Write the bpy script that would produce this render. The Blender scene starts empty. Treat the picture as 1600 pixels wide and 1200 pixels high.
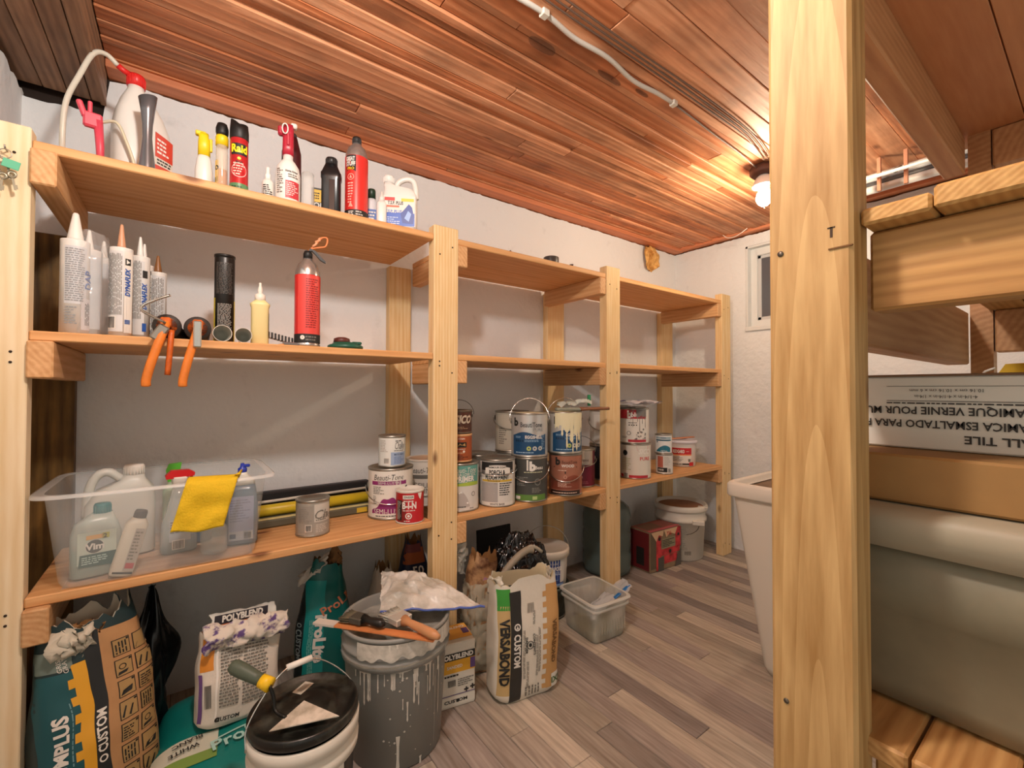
import bpy, bmesh, math, random
from mathutils import Vector, Matrix, Euler, noise
C = bpy.context.scene.collection
rnd = random.Random(7)
PI = math.pi
# ---------------------------------------------------------------- camera, world, lights, exposure
scene = bpy.context.scene
H = 0.9226
yaw, pitch, roll = math.radians(36.628), math.radians(.883), math.radians(.118)
fw = Vector((math.sin(yaw) * math.cos(pitch), math.cos(yaw) * math.cos(pitch), math.sin(pitch)))
rt = Vector((math.cos(yaw), -math.sin(yaw), 0)); up = rt.cross(fw)
rt2 = rt * math.cos(roll) + up * math.sin(roll); up2 = -rt * math.sin(roll) + up * math.cos(roll)
cam_d = bpy.data.cameras.new('camera'); cam = bpy.data.objects.new('camera', cam_d); C.objects.link(cam)
M = Matrix((rt2, up2, -fw)).transposed().to_4x4(); M.translation = (0, 0, H)
cam.matrix_world = M
cam_d.sensor_width = 36; cam_d.lens = 695.85 / 1600 * 36; cam_d.shift_y = -1.43 / 1600
cam_d.clip_start = .02
scene.camera = cam
w = bpy.data.worlds.new('world'); scene.world = w; w.use_nodes = True
w.node_tree.nodes['Background'].inputs[0].default_value = (1, .95, .82, 1)
w.node_tree.nodes['Background'].inputs[1].default_value = .38
def point(name, loc, power, col, rad):
    l = bpy.data.lights.new(name, 'POINT'); l.energy = power; l.color = col; l.shadow_soft_size = rad
    o = bpy.data.objects.new(name, l); o.location = loc; C.objects.link(o); return o
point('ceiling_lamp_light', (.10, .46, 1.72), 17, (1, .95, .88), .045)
BULB_STRENGTH = 190
scene.view_settings.view_transform = 'Standard'; scene.view_settings.look = 'None'
scene.view_settings.gamma = 1; scene.view_settings.use_curve_mapping = False
scene.view_settings.exposure = .90
try: scene.cycles.max_bounces = 8; scene.cycles.transparent_max_bounces = 12; scene.cycles.sample_clamp_indirect = 4
except Exception: pass

# ---------------------------------------------------------------- materials
def hx(s):
    s = s.lstrip('#'); v = [int(s[i:i + 2], 16) / 255 for i in (0, 2, 4)]
    return tuple((c / 12.92 if c <= .04045 else ((c + .055) / 1.055) ** 2.4) for c in v) + (1,)
MATS = {}
def mat(col, rough=.5, metal=0, alpha=1, trans=0, emit=0, bump=0, bscale=60, name=None, spec=.5, var=0, vscale=8):
    key = (col, rough, metal, alpha, trans, emit, bump, bscale, spec, var, vscale)
    if key in MATS: return MATS[key]
    m = bpy.data.materials.new(name or 'paint_' + col.strip('#')); m.use_nodes = True
    nt = m.node_tree; b = nt.nodes['Principled BSDF']; c = hx(col)
    b.inputs['Base Color'].default_value = c; b.inputs['Roughness'].default_value = rough
    b.inputs['Metallic'].default_value = metal; b.inputs['Alpha'].default_value = alpha
    b.inputs['Transmission Weight'].default_value = trans; b.inputs['Specular IOR Level'].default_value = spec
    if emit: b.inputs['Emission Color'].default_value = c; b.inputs['Emission Strength'].default_value = emit
    tc = nt.nodes.new('ShaderNodeTexCoord')
    if bump:
        n = nt.nodes.new('ShaderNodeTexNoise'); n.inputs['Scale'].default_value = bscale; n.inputs['Detail'].default_value = 4
        nt.links.new(tc.outputs['Object'], n.inputs['Vector'])
        bp = nt.nodes.new('ShaderNodeBump'); bp.inputs['Strength'].default_value = bump; bp.inputs['Distance'].default_value = .01
        nt.links.new(n.outputs['Fac'], bp.inputs['Height']); nt.links.new(bp.outputs['Normal'], b.inputs['Normal'])
    if var:
        n = nt.nodes.new('ShaderNodeTexNoise'); n.inputs['Scale'].default_value = vscale; n.inputs['Detail'].default_value = 5
        nt.links.new(tc.outputs['Object'], n.inputs['Vector'])
        r = nt.nodes.new('ShaderNodeValToRGB'); r.color_ramp.elements[0].position = .3; r.color_ramp.elements[1].position = .7
        r.color_ramp.elements[0].color = tuple(x * (1 - var) for x in c[:3]) + (1,); r.color_ramp.elements[1].color = c
        nt.links.new(n.outputs['Fac'], r.inputs['Fac']); nt.links.new(r.outputs['Color'], b.inputs['Base Color'])
    MATS[key] = m; return m
def wood(name, light, dark, axis='X', ring=26, var=.25, knots=True, hue2=None, rough=.55, bump=.15, stain=0, dist=3.0, pith=(.02, -.09, .05), lo=.25, spread=.8, wt=.26, rot=None, prof='SIN'):
    m = bpy.data.materials.new(name); m.use_nodes = True; nt = m.node_tree; N = nt.nodes; L = nt.links
    b = N['Principled BSDF']; b.inputs['Roughness'].default_value = rough; b.inputs['Specular IOR Level'].default_value = .3
    tc = N.new('ShaderNodeTexCoord'); oi = N.new('ShaderNodeObjectInfo')
    rv = N.new('ShaderNodeVectorMath'); rv.operation = 'MULTIPLY'; rv.inputs[1].default_value = {'X': (9, .37, .21), 'Y': (.37, 9, .21), 'Z': (.37, .21, 9)}[axis]
    L.new(oi.outputs['Random'], rv.inputs[0])
    ad = N.new('ShaderNodeVectorMath'); ad.operation = 'ADD'; L.new(tc.outputs['Object'], ad.inputs[0]); L.new(rv.outputs[0], ad.inputs[1])
    mp = N.new('ShaderNodeMapping'); mp.inputs['Scale'].default_value = {'X': (.09, 1, 1), 'Y': (1, .09, 1), 'Z': (1, 1, .09)}[axis]
    mp.inputs['Location'].default_value = pith
    if rot: mp.inputs['Rotation'].default_value = rot
    L.new(ad.outputs[0], mp.inputs['Vector'])
    wv = N.new('ShaderNodeTexWave'); wv.wave_type = 'RINGS'; wv.wave_profile = prof; wv.rings_direction = axis; wv.inputs['Scale'].default_value = ring
    wv.inputs['Distortion'].default_value = dist; wv.inputs['Detail'].default_value = 2.5; wv.inputs['Detail Scale'].default_value = 1.2
    L.new(mp.outputs[0], wv.inputs['Vector'])
    ns = N.new('ShaderNodeTexNoise'); ns.inputs['Scale'].default_value = 90; ns.inputs['Detail'].default_value = 4; L.new(mp.outputs[0], ns.inputs['Vector'])
    mx = N.new('ShaderNodeMath'); mx.operation = 'MULTIPLY_ADD'; mx.inputs[1].default_value = wt; L.new(wv.outputs['Fac'], mx.inputs[0])
    ml = N.new('ShaderNodeMath'); ml.operation = 'MULTIPLY'; ml.inputs[1].default_value = 1.05 - wt; L.new(ns.outputs['Fac'], ml.inputs[0]); L.new(ml.outputs[0], mx.inputs[2])
    rp = N.new('ShaderNodeValToRGB'); rp.color_ramp.elements[0].color = hx(dark); rp.color_ramp.elements[1].color = hx(light)
    rp.color_ramp.elements[0].position = max(0, lo - .15); rp.color_ramp.elements[1].position = spread; L.new(mx.outputs[0], rp.inputs['Fac'])
    col = rp.outputs['Color']
    if hue2:   # a second wood colour for some of the pieces
        r2 = N.new('ShaderNodeValToRGB'); r2.color_ramp.elements[0].position = .25; r2.color_ramp.elements[1].position = .85
        r2.color_ramp.elements[0].color = (1, 1, 1, 1); r2.color_ramp.elements[1].color = hx(hue2); L.new(oi.outputs['Random'], r2.inputs['Fac'])
        mm = N.new('ShaderNodeMix'); mm.data_type = 'RGBA'; mm.blend_type = 'MULTIPLY'; mm.inputs[0].default_value = 1
        L.new(col, mm.inputs[6]); L.new(r2.outputs['Color'], mm.inputs[7]); col = mm.outputs[2]
    if stain:
        s1 = N.new('ShaderNodeTexNoise'); s1.inputs['Scale'].default_value = 5; s1.inputs['Detail'].default_value = 5; L.new(ad.outputs[0], s1.inputs['Vector'])
        s2 = N.new('ShaderNodeValToRGB'); s2.color_ramp.elements[0].position = .3; s2.color_ramp.elements[1].position = .52
        s2.color_ramp.elements[0].color = (1 - stain,) * 3 + (1,); s2.color_ramp.elements[1].color = (1, 1, 1, 1); L.new(s1.outputs['Fac'], s2.inputs['Fac'])
        mm = N.new('ShaderNodeMix'); mm.data_type = 'RGBA'; mm.blend_type = 'MULTIPLY'; mm.inputs[0].default_value = 1
        L.new(col, mm.inputs[6]); L.new(s2.outputs['Color'], mm.inputs[7]); col = mm.outputs[2]
    if knots:
        mk = N.new('ShaderNodeMapping'); mk.inputs['Scale'].default_value = {'X': (.45, 1, 1), 'Y': (1, .45, 1), 'Z': (1, 1, .45)}[axis]; L.new(ad.outputs[0], mk.inputs['Vector'])
        vo = N.new('ShaderNodeTexVoronoi'); vo.inputs['Scale'].default_value = 7; L.new(mk.outputs[0], vo.inputs['Vector'])
        kr = N.new('ShaderNodeValToRGB'); kr.color_ramp.elements[0].position = .035; kr.color_ramp.elements[1].position = .10
        kr.color_ramp.elements[0].color = hx('6b3a1c'); kr.color_ramp.elements[1].color = (1, 1, 1, 1); L.new(vo.outputs['Distance'], kr.inputs['Fac'])
        mm = N.new('ShaderNodeMix'); mm.data_type = 'RGBA'; mm.blend_type = 'MULTIPLY'; mm.inputs[0].default_value = .8
        L.new(col, mm.inputs[6]); L.new(kr.outputs['Color'], mm.inputs[7]); col = mm.outputs[2]
    hs = N.new('ShaderNodeHueSaturation'); vr = N.new('ShaderNodeMapRange'); vr.inputs[3].default_value = 1 - var; vr.inputs[4].default_value = 1 + var * .6
    fr = N.new('ShaderNodeMath'); fr.operation = 'FRACT'; m7 = N.new('ShaderNodeMath'); m7.operation = 'MULTIPLY'; m7.inputs[1].default_value = 7.31
    L.new(oi.outputs['Random'], m7.inputs[0]); L.new(m7.outputs[0], fr.inputs[0]); L.new(fr.outputs[0], vr.inputs[0])
    L.new(vr.outputs[0], hs.inputs['Value']); L.new(col, hs.inputs['Color']); L.new(hs.outputs[0], b.inputs['Base Color'])
    bp = N.new('ShaderNodeBump'); bp.inputs['Strength'].default_value = bump; bp.inputs['Distance'].default_value = .004
    L.new(mx.outputs[0], bp.inputs['Height']); L.new(bp.outputs['Normal'], b.inputs['Normal'])
    return m
def plaster(name, col, relief=.35):
    m = bpy.data.materials.new(name); m.use_nodes = True; nt = m.node_tree; N = nt.nodes; L = nt.links
    b = N['Principled BSDF']; b.inputs['Roughness'].default_value = .75; b.inputs['Specular IOR Level'].default_value = .25
    tc = N.new('ShaderNodeTexCoord')
    n1 = N.new('ShaderNodeTexNoise'); n1.inputs['Scale'].default_value = 5; n1.inputs['Detail'].default_value = 6; n1.inputs['Roughness'].default_value = .55
    n2 = N.new('ShaderNodeTexNoise'); n2.inputs['Scale'].default_value = 38; n2.inputs['Detail'].default_value = 3
    for n in (n1, n2): L.new(tc.outputs['Object'], n.inputs['Vector'])
    a = N.new('ShaderNodeMath'); a.operation = 'MULTIPLY_ADD'; a.inputs[1].default_value = .25; L.new(n2.outputs['Fac'], a.inputs[0]); L.new(n1.outputs['Fac'], a.inputs[2])
    bp = N.new('ShaderNodeBump'); bp.inputs['Strength'].default_value = relief; bp.inputs['Distance'].default_value = .05; L.new(a.outputs[0], bp.inputs['Height']); L.new(bp.outputs['Normal'], b.inputs['Normal'])
    vo = N.new('ShaderNodeTexNoise'); vo.inputs['Scale'].default_value = 14; vo.inputs['Detail'].default_value = 8; L.new(tc.outputs['Object'], vo.inputs['Vector'])
    r = N.new('ShaderNodeValToRGB'); c = hx(col); r.color_ramp.elements[0].position = .24; r.color_ramp.elements[1].position = .36
    r.color_ramp.elements[0].color = tuple(x * .88 for x in c[:3]) + (1,); r.color_ramp.elements[1].color = c
    L.new(vo.outputs['Fac'], r.inputs['Fac']); L.new(r.outputs['Color'], b.inputs['Base Color'])
    return m
def grime(name, c0, c1, scale=9, lo=.42, hi=.58, rough=.5, alpha=1, stretch=(1, 1, 1)):
    m = bpy.data.materials.new(name); m.use_nodes = True; nt = m.node_tree; N = nt.nodes; L = nt.links
    b = N['Principled BSDF']; b.inputs['Roughness'].default_value = rough; b.inputs['Alpha'].default_value = alpha
    tc = N.new('ShaderNodeTexCoord'); mp = N.new('ShaderNodeMapping'); mp.inputs['Scale'].default_value = stretch; L.new(tc.outputs['Object'], mp.inputs[0])
    n = N.new('ShaderNodeTexNoise'); n.inputs['Scale'].default_value = scale; n.inputs['Detail'].default_value = 6; n.inputs['Roughness'].default_value = .6; L.new(mp.outputs[0], n.inputs['Vector'])
    r = N.new('ShaderNodeValToRGB'); r.color_ramp.elements[0].position = lo; r.color_ramp.elements[1].position = hi
    r.color_ramp.elements[0].color = hx(c0); r.color_ramp.elements[1].color = hx(c1)
    L.new(n.outputs['Fac'], r.inputs['Fac']); L.new(r.outputs['Color'], b.inputs['Base Color'])
    bp = N.new('ShaderNodeBump'); bp.inputs['Strength'].default_value = .2; bp.inputs['Distance'].default_value = .005; L.new(n.outputs['Fac'], bp.inputs['Height']); L.new(bp.outputs['Normal'], b.inputs['Normal'])
    return m

# ---------------------------------------------------------------- mesh helpers
class MB:
    def __init__(s): s.v = []; s.f = []; s.m = []; s.sm = []; s.mats = []
    def mi(s, m):
        if m not in s.mats: s.mats.append(m)
        return s.mats.index(m)
    def add(s, vs, fs, m, smooth=True, T=None):
        o = len(s.v); k = s.mi(m)
        if T is not None: vs = [T @ Vector(v) for v in vs]
        s.v += [tuple(v) for v in vs]
        for f in fs: s.f.append([o + i for i in f]); s.m.append(k); s.sm.append(smooth)
        return s
    def box(s, lo, hi, m, bev=.002, T=None, taper=None):
        bm = bmesh.new(); bmesh.ops.create_cube(bm, size=1)
        for v in bm.verts:
            for i in range(3): v.co[i] = lo[i] + (v.co[i] + .5) * (hi[i] - lo[i])
        if taper:
            cx, cy = (lo[0] + hi[0]) / 2, (lo[1] + hi[1]) / 2
            for v in bm.verts:
                if v.co.z < (lo[2] + hi[2]) / 2: v.co.x = cx + (v.co.x - cx) * taper; v.co.y = cy + (v.co.y - cy) * taper
        if bev:
            bmesh.ops.bevel(bm, geom=bm.edges[:], offset=min(bev, min(hi[i] - lo[i] for i in range(3)) * .3), segments=1, affect='EDGES')
        bm.verts.index_update()
        s.add([v.co.copy() for v in bm.verts], [[v.index for v in f.verts] for f in bm.faces], m, False, T); bm.free(); return s
    def lathe(s, prof, m, n=28, T=None, smooth=True, sx=1, sy=1, close=True):
        vs = []; fs = []; P = [p for p in prof]
        for r, z in P:
            for i in range(n):
                a = 2 * PI * i / n; vs.append((r * math.cos(a) * sx, r * math.sin(a) * sy, z))
        for j in range(len(P) - 1):
            for i in range(n):
                k = (i + 1) % n; fs.append([j * n + i, j * n + k, (j + 1) * n + k, (j + 1) * n + i])
        if close:
            if P[0][0] > 1e-6: fs.append(list(range(n))[::-1])
            if P[-1][0] > 1e-6: fs.append([(len(P) - 1) * n + i for i in range(n)])
        return s.add(vs, fs, m, smooth, T)
    def tube(s, pts, r, m, n=8, T=None, closed=False, radii=None):
        pts = [Vector(p) for p in pts]; vs = []; fs = []; K = len(pts); prev = None
        for j, p in enumerate(pts):
            a = pts[(j - 1) % K] if (j or closed) else p; b = pts[(j + 1) % K] if (j < K - 1 or closed) else p
            t = (b - a).normalized() if (b - a).length > 1e-9 else Vector((0, 0, 1))
            u = prev - t * prev.dot(t) if prev is not None else t.orthogonal()
            if u.length < 1e-6: u = t.orthogonal()
            u.normalize(); prev = u; w_ = t.cross(u); rr = radii[j] if radii else r
            for i in range(n):
                q = 2 * PI * i / n; vs.append(p + (u * math.cos(q) + w_ * math.sin(q)) * rr)
        for j in range(K if closed else K - 1):
            for i in range(n):
                k = (i + 1) % n; j2 = (j + 1) % K; fs.append([j * n + i, j * n + k, j2 * n + k, j2 * n + i])
        if not closed: fs.append(list(range(n))[::-1]); fs.append([(K - 1) * n + i for i in range(n)])
        return s.add(vs, fs, m, True, T)
    def grid(s, fn, nu, nv, m, T=None, wrap=False, smooth=True):
        vs = [fn(i / nu, j / nv) for j in range(nv + 1) for i in range(nu + (0 if wrap else 1))]; W = nu if wrap else nu + 1; fs = []
        for j in range(nv):
            for i in range(nu):
                k = (i + 1) % W if wrap else i + 1; fs.append([j * W + i, j * W + k, (j + 1) * W + k, (j + 1) * W + i])
        return s.add(vs, fs, m, smooth, T)
    def prism(s, pts, d0, d1, m, T=None, smooth=False):      # outline in x-z, from y=d0 to y=d1
        n = len(pts); vs = [(x, d0, z) for x, z in pts] + [(x, d1, z) for x, z in pts]
        fs = [list(range(n)), list(range(2 * n - 1, n - 1, -1))] + [[i, i + n, (i + 1) % n + n, (i + 1) % n] for i in range(n)]
        return s.add(vs, fs, m, smooth, T)
    def build(s, name, parent=None, loc=None, rot=None, solid=0, subsurf=0, **props):
        me = bpy.data.meshes.new(name); me.from_pydata(s.v, [], s.f)
        for m in s.mats: me.materials.append(m)
        me.polygons.foreach_set('material_index', s.m); me.polygons.foreach_set('use_smooth', s.sm); me.update()
        o = bpy.data.objects.new(name, me); C.objects.link(o)
        if parent: o.parent = parent
        if loc: o.location = loc
        if rot: o.rotation_euler = rot
        if solid: md = o.modifiers.new('solid', 'SOLIDIFY'); md.thickness = solid; md.offset = 0
        if subsurf: md = o.modifiers.new('sub', 'SUBSURF'); md.levels = subsurf; md.render_levels = subsurf
        for k, v_ in props.items(): o[k] = v_
        return o
def thing(name, label, cat, loc=(0, 0, 0), rz=0, group=None, rot=None):
    o = bpy.data.objects.new(name, None); C.objects.link(o); o.empty_display_size = .05
    o.location = loc; o.rotation_euler = rot if rot else (0, 0, rz); o['label'] = label; o['category'] = cat
    if group: o['group'] = group
    return o
def tag(o, label, cat, group=None):
    o['label'] = label; o['category'] = cat
    if group: o['group'] = group
    return o
def face(x, y): return math.atan2(-x, y)          # turn so the local -Y side looks towards the aisle's viewpoint
TXT = {}
def text_mesh(st, bold):
    k = (st, bold)
    if k not in TXT:
        cu = bpy.data.curves.new('t', 'FONT'); cu.body = st; cu.size = 1; cu.offset = bold; cu.resolution_u = 2; cu.fill_mode = 'FRONT'
        o = bpy.data.objects.new('t', cu); me = o.to_mesh(); me.calc_loop_triangles()
        vs = [(v.co.x, v.co.y) for v in me.vertices]; fs = [tuple(t.vertices) for t in me.loop_triangles]
        o.to_mesh_clear(); bpy.data.objects.remove(o); bpy.data.curves.remove(cu)
        xs = [v[0] for v in vs] or [0]; x0, x1 = min(xs), max(xs)
        TXT[k] = ([(x - (x0 + x1) / 2, y) for x, y in vs], fs, x1 - x0)
    return TXT[k]
class Decal:
    """flat print laid on a surface S(u, v) -> point, in metres along the surface"""
    def __init__(s, S, off=.0004): s.S = S; s.off = off; s.mb = MB()
    def P(s, u, v, lay):
        e = .0015; p = Vector(s.S(u, v)); a = Vector(s.S(u + e, v)) - Vector(s.S(u - e, v)); b = Vector(s.S(u, v + e)) - Vector(s.S(u, v - e))
        n = a.cross(b)
        if n.length < 1e-12: n = Vector((0, -1, 0))
        return p + n.normalized() * s.off * (lay + 1)
    def band(s, u0, u1, lo, hi, m, lay=0, nu=None, nv=None):
        nu = nu or max(1, int(abs(u1 - u0) / .006)); flo = lo if callable(lo) else (lambda u: lo); fhi = hi if callable(hi) else (lambda u: hi)
        nv = nv or (max(1, int(abs(fhi(u0) - flo(u0)) / .012)) if s.off > .0006 else 1)
        s.mb.grid(lambda a, b: s.P(u0 + (u1 - u0) * a, flo(u0 + (u1 - u0) * a) * (1 - b) + fhi(u0 + (u1 - u0) * a) * b, lay), nu, nv, m); return s
    def rect(s, u0, v0, u1, v1, m, lay=0): return s.band(u0, u1, v0, v1, m, lay)
    def poly(s, pts, m, lay=1): s.mb.add([s.P(u, v, lay) for u, v in pts], [list(range(len(pts)))], m, False); return s
    def disc(s, u, v, r, m, lay=1, rin=0, n=16):
        if not rin: return s.poly([(u + r * math.cos(2 * PI * i / n), v + r * math.sin(2 * PI * i / n)) for i in range(n)], m, lay)
        ri = [s.P(u + q * math.cos(2 * PI * i / n), v + q * math.sin(2 * PI * i / n), lay) for q in (rin, r) for i in range(n)]
        s.mb.add(ri, [[i, (i + 1) % n, n + (i + 1) % n, n + i] for i in range(n)], m, False); return s
    def text(s, st, u, v, size, m, bold=.0, lay=2, rot=0, wide=None, sh=0):
        vs, fs, wd = text_mesh(st, bold); k = size * 1.35; kx = k if wide is None else wide / max(wd, .01); c, sn = math.cos(rot), math.sin(rot); out = []
        for x, y in vs:
            X, Y = (x + y * sh) * kx, (y - .33) * k; out.append(s.P(u + X * c - Y * sn, v + X * sn + Y * c, lay))
        s.mb.add(out, fs, m, False); return s
    def fine(s, u0, v0, u1, v1, rows, m, lay=2, vert=False, fill=.55):
        for r in range(rows):
            if vert:
                c = u0 + (u1 - u0) * (r + .5) / rows; h = (u1 - u0) / rows * .24; x = v0
                while x < v1 - .004:
                    l = rnd.uniform(.004, .02); e = min(x + l, v1)
                    s.mb.add([s.P(c - h, x, lay), s.P(c + h, x, lay), s.P(c + h, e, lay), s.P(c - h, e, lay)], [[0, 1, 2, 3]], m, False); x = e + rnd.uniform(.0015, .003)
            else:
                c = v0 + (v1 - v0) * (r + .5) / rows; h = (v1 - v0) / rows * .24; x = u0; end = u0 + (u1 - u0) * rnd.uniform(fill, 1)
                while x < end - .002:
                    l = rnd.uniform(.003, .010); e = min(x + l, end)
                    s.mb.add([s.P(x, c - h, lay), s.P(e, c - h, lay), s.P(e, c + h, lay), s.P(x, c + h, lay)], [[0, 1, 2, 3]], m, False); x = e + rnd.uniform(.001, .002)
        return s
    def code(s, u0, v0, u1, v1, m, bg=None, lay=2, n=14):
        if bg: s.rect(u0 - .002, v0 - .002, u1 + .002, v1 + .002, bg, lay - 1)
        for i in range(n):
            a = u0 + (u1 - u0) * i / n; s.poly([(a, v0), (a + (u1 - u0) / n * rnd.uniform(.25, .7), v0), (a + (u1 - u0) / n * .6, v1), (a, v1)], m, lay)
        return s
    def drip(s, u, v1, ln, wd, m, lay=3):
        pts = [(u - wd * .5, v1), (u - wd * .28, v1 - ln * .3), (u - wd * .3, v1 - ln * .7), (u - wd * .42, v1 - ln * .9), (u, v1 - ln), (u + wd * .42, v1 - ln * .9), (u + wd * .3, v1 - ln * .7), (u + wd * .28, v1 - ln * .3), (u + wd * .5, v1)]
        return s.poly(pts, m, lay)
    def build(s, name, parent, **k): return s.mb.build(name, parent, **k)
def cyl_S(rf, v0=0, a0=-PI / 2):
    f = rf if callable(rf) else (lambda v: rf)
    def S(u, v):
        r = f(v); a = a0 + u / max(r, .005); return (r * math.cos(a), r * math.sin(a), v)
    return S
def front_S(y0, x0=0, z0=0): return lambda u, v: (x0 + u, y0, z0 + v)
def nz(p, f, a): return noise.noise_vector(Vector(p) * f) * a
def catmull(pts, n=6):
    P = [Vector(p) for p in pts]; P = [P[0] * 2 - P[1]] + P + [P[-1] * 2 - P[-2]]; out = []
    for i in range(1, len(P) - 2):
        a, b, c, d = P[i - 1:i + 3]
        for k in range(n):
            t = k / n; out.append(.5 * ((2 * b) + (c - a) * t + (2 * a - 5 * b + 4 * c - d) * t * t + (3 * b - a - 3 * c + d) * t ** 3))
    return out + [P[-2]]
def rotm(ax, deg): return Matrix.Rotation(math.radians(deg), 4, ax)
def trm(x, y, z): return Matrix.Translation((x, y, z))
# ---------------------------------------------------------------- palette
post_wood = wood('post_pine', 'efd6a8', 'd9ac6c', 'Z', ring=30, var=.08)
brk_wood = wood('bracket_pine', 'dcb182', 'bd8854', 'Y', ring=30, var=.12)
shelf_wood = wood('shelf_fir', 'e2b07a', 'c68c54', 'X', ring=16, var=.08, dist=2)
ceil_wood = wood('ceiling_boards', 'edb188', 'b9744a', 'X', ring=18, var=.26, stain=.42, hue2='e8ccb6', bump=.45, rough=.55, dist=4, wt=.34)
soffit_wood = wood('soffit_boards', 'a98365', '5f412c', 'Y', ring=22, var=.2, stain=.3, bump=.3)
trim_wood = wood('trim_boards', 'dc8f68', 'c4764f', 'X', ring=14, var=.05, knots=False)
trim_wood_y = wood('trim_boards_far', 'dc8f68', 'c4764f', 'Y', ring=14, var=.05, knots=False)
floor_wood = wood('floor_laminate', 'cdc2b2', '877a6b', 'Y', ring=30, var=.30, knots=False, hue2='d2d0da', rough=.42, bump=.05, dist=6, wt=.10)
rack_z = wood('rack_post', 'c4a26e', '98713f', 'Z', ring=22, var=0, dist=.7, pith=(.022, .0, 0), lo=.35, spread=.75, wt=.20, rot=(0, .62, 0), prof='SAW')
rack_y = wood('rack_rail', 'c99a5e', '95673a', 'Y', ring=34, var=.05, dist=3)
rack_x = wood('rack_joist', 'cea276', 'ac7c54', 'X', ring=26, var=.05)
end_wood = wood('end_grain', 'cda568', '9c7238', 'X', ring=60, var=.08, knots=False, dist=1)
rough_wood = wood('rough_board', '8f6a35', '382413', 'Z', ring=14, var=.1, stain=.6)
white_wall = plaster('white_painted_wall', 'e6e7e8', .22); far_wall = plaster('white_painted_block', 'e6e7e8', .35)
dark_gap = mat('2a1c14', .9); black = mat('141414', .5); dark = mat('26231f', .55)
ink = mat('20201f', .6); white = mat('e9e6df', .45); offw = mat('d8d2c4', .5); red = mat('c31f26', .45); steel = mat('b9b6ae', .28, .9); tin = mat('a8a49b', .35, .85)
dull = mat('8a867d', .45, .6); chrome = mat('d8d8d6', .12, 1); orange = mat('e8641c', .4); yellow = mat('f0c21c', .5); navy = mat('16355f', .45)
grey_ink = mat('77736c', .6); film = mat('e9ebea', .22, 0, .32); film_edge = mat('eef0ef', .25, 0, .7)

# ---------------------------------------------------------------- room
XL, XF, YW, ZC = -.345, 2.611, 1.707, 1.84
def room_plane(name, fn, nu, nv, m, parent=None):
    b = MB(); b.grid(fn, nu, nv, m, smooth=True); o = b.build(name, parent); 
    if not parent: o['kind'] = 'structure'
    return o
b = MB(); b.box((XL - .1, -1.0, -.03), (XF + .1, YW + .1, -.006), mat('4a3c32', .8), 0); floor = b.build('floor', kind='structure')
r = random.Random(3); x = XL; k = 0
while x < XF + .02:
    wdt = .066; y = -1.0 + r.uniform(-.5, 0)
    while y < YW:
        ln = r.uniform(.35, 1.0); y1 = min(y + ln, YW + .02); y0 = max(y, -1)
        if y1 - y0 > .03:
            q = MB(); q.box((-wdt / 2 + .0006, -(y1 - y0) / 2 + .0006, -.006), (wdt / 2 - .0006, (y1 - y0) / 2 - .0006, 0), floor_wood, .0012)
            q.build('plank', floor, (x + wdt / 2, (y0 + y1) / 2, 0))
        y += ln
    x += wdt; k += 1
# ceiling: boards running along the shelf wall, each a little higher or lower than its neighbour
b = MB(); b.box((-.18, -1.0, ZC + .012), (XF + .1, YW + .1, ZC + .05), dark_gap, 0); ceiling = b.build('ceiling', kind='structure')
y = 1.652
while y > -.95:
    wd = r.choice([.018, .026, .032, .040, .046, .056]) if y > .75 else r.choice([.06, .075, .085]); x = -.18 + r.uniform(-1.2, 0); z = ZC - r.uniform(0, .010)
    while x < XF:
        ln = r.uniform(1.1, 2.2); x0, x1 = max(x, -.178), min(x + ln, XF)
        if x1 - x0 > .05:
            dz = r.uniform(-.002, .002); q = MB(); q.box((-(x1 - x0) / 2 + .001, -wd / 2 + .0008, 0), ((x1 - x0) / 2 - .001, wd / 2 - .0008, .02), ceil_wood, .0015)
            q.build('plank', ceiling, ((x0 + x1) / 2, y - wd / 2, z + dz))
        x += ln
    y -= wd
# black scorch/dirt patches on the ceiling boards are thin stains
soot = grime('soot', '140e0b', '3a2219', 30, .3, .75, .9, .45)
for (cx, cy, a, c_) in [(.755, .885, .045, .02), (.99, .86, .05, .012), (1.12, .845, .03, .009)]:
    q = MB(); q.add([(cx + a * math.cos(t * PI / 8) * (1 + .12 * math.sin(t * .8)), cy + c_ * math.sin(t * PI / 8) * (1 + .15 * math.cos(t * .8)), ZC - .0105) for t in range(16)], [list(range(16))[::-1]], soot, False); q.build('soot_stain', ceiling)
q = MB(); q.box((-.178, 1.646, ZC - .024), (XF, YW + .03, ZC + .01), trim_wood, .002); q.build('trim_1', kind='structure')
q = MB(); q.box((XF - .04, -1, ZC - .02), (XF + .03, 1.651, ZC + .01), trim_wood_y, .002); q.build('trim_2', kind='structure')
def jag(x, a=.007, f=14): return noise.noise((x * f, 3.1, 0)) * a + noise.noise((x * f * 4, 9.1, 0)) * a * .6
# shelf wall
def wb(u, v):
    x = XL - .02 + (XF + .05 - XL) * u; top = 1.812 if x > -.185 else 1.70
    return (x, YW + noise.noise((x * 3, v * 5, 1)) * .004, v * (top + jag(x)))
wall_back = room_plane('wall_back', wb, 220, 10, white_wall)
q = MB(); q.box((XL - .1, YW + .012, -.03), (XF + .1, YW + .06, 1.9), dark_gap, 0); q.build('backing', wall_back)
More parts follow.
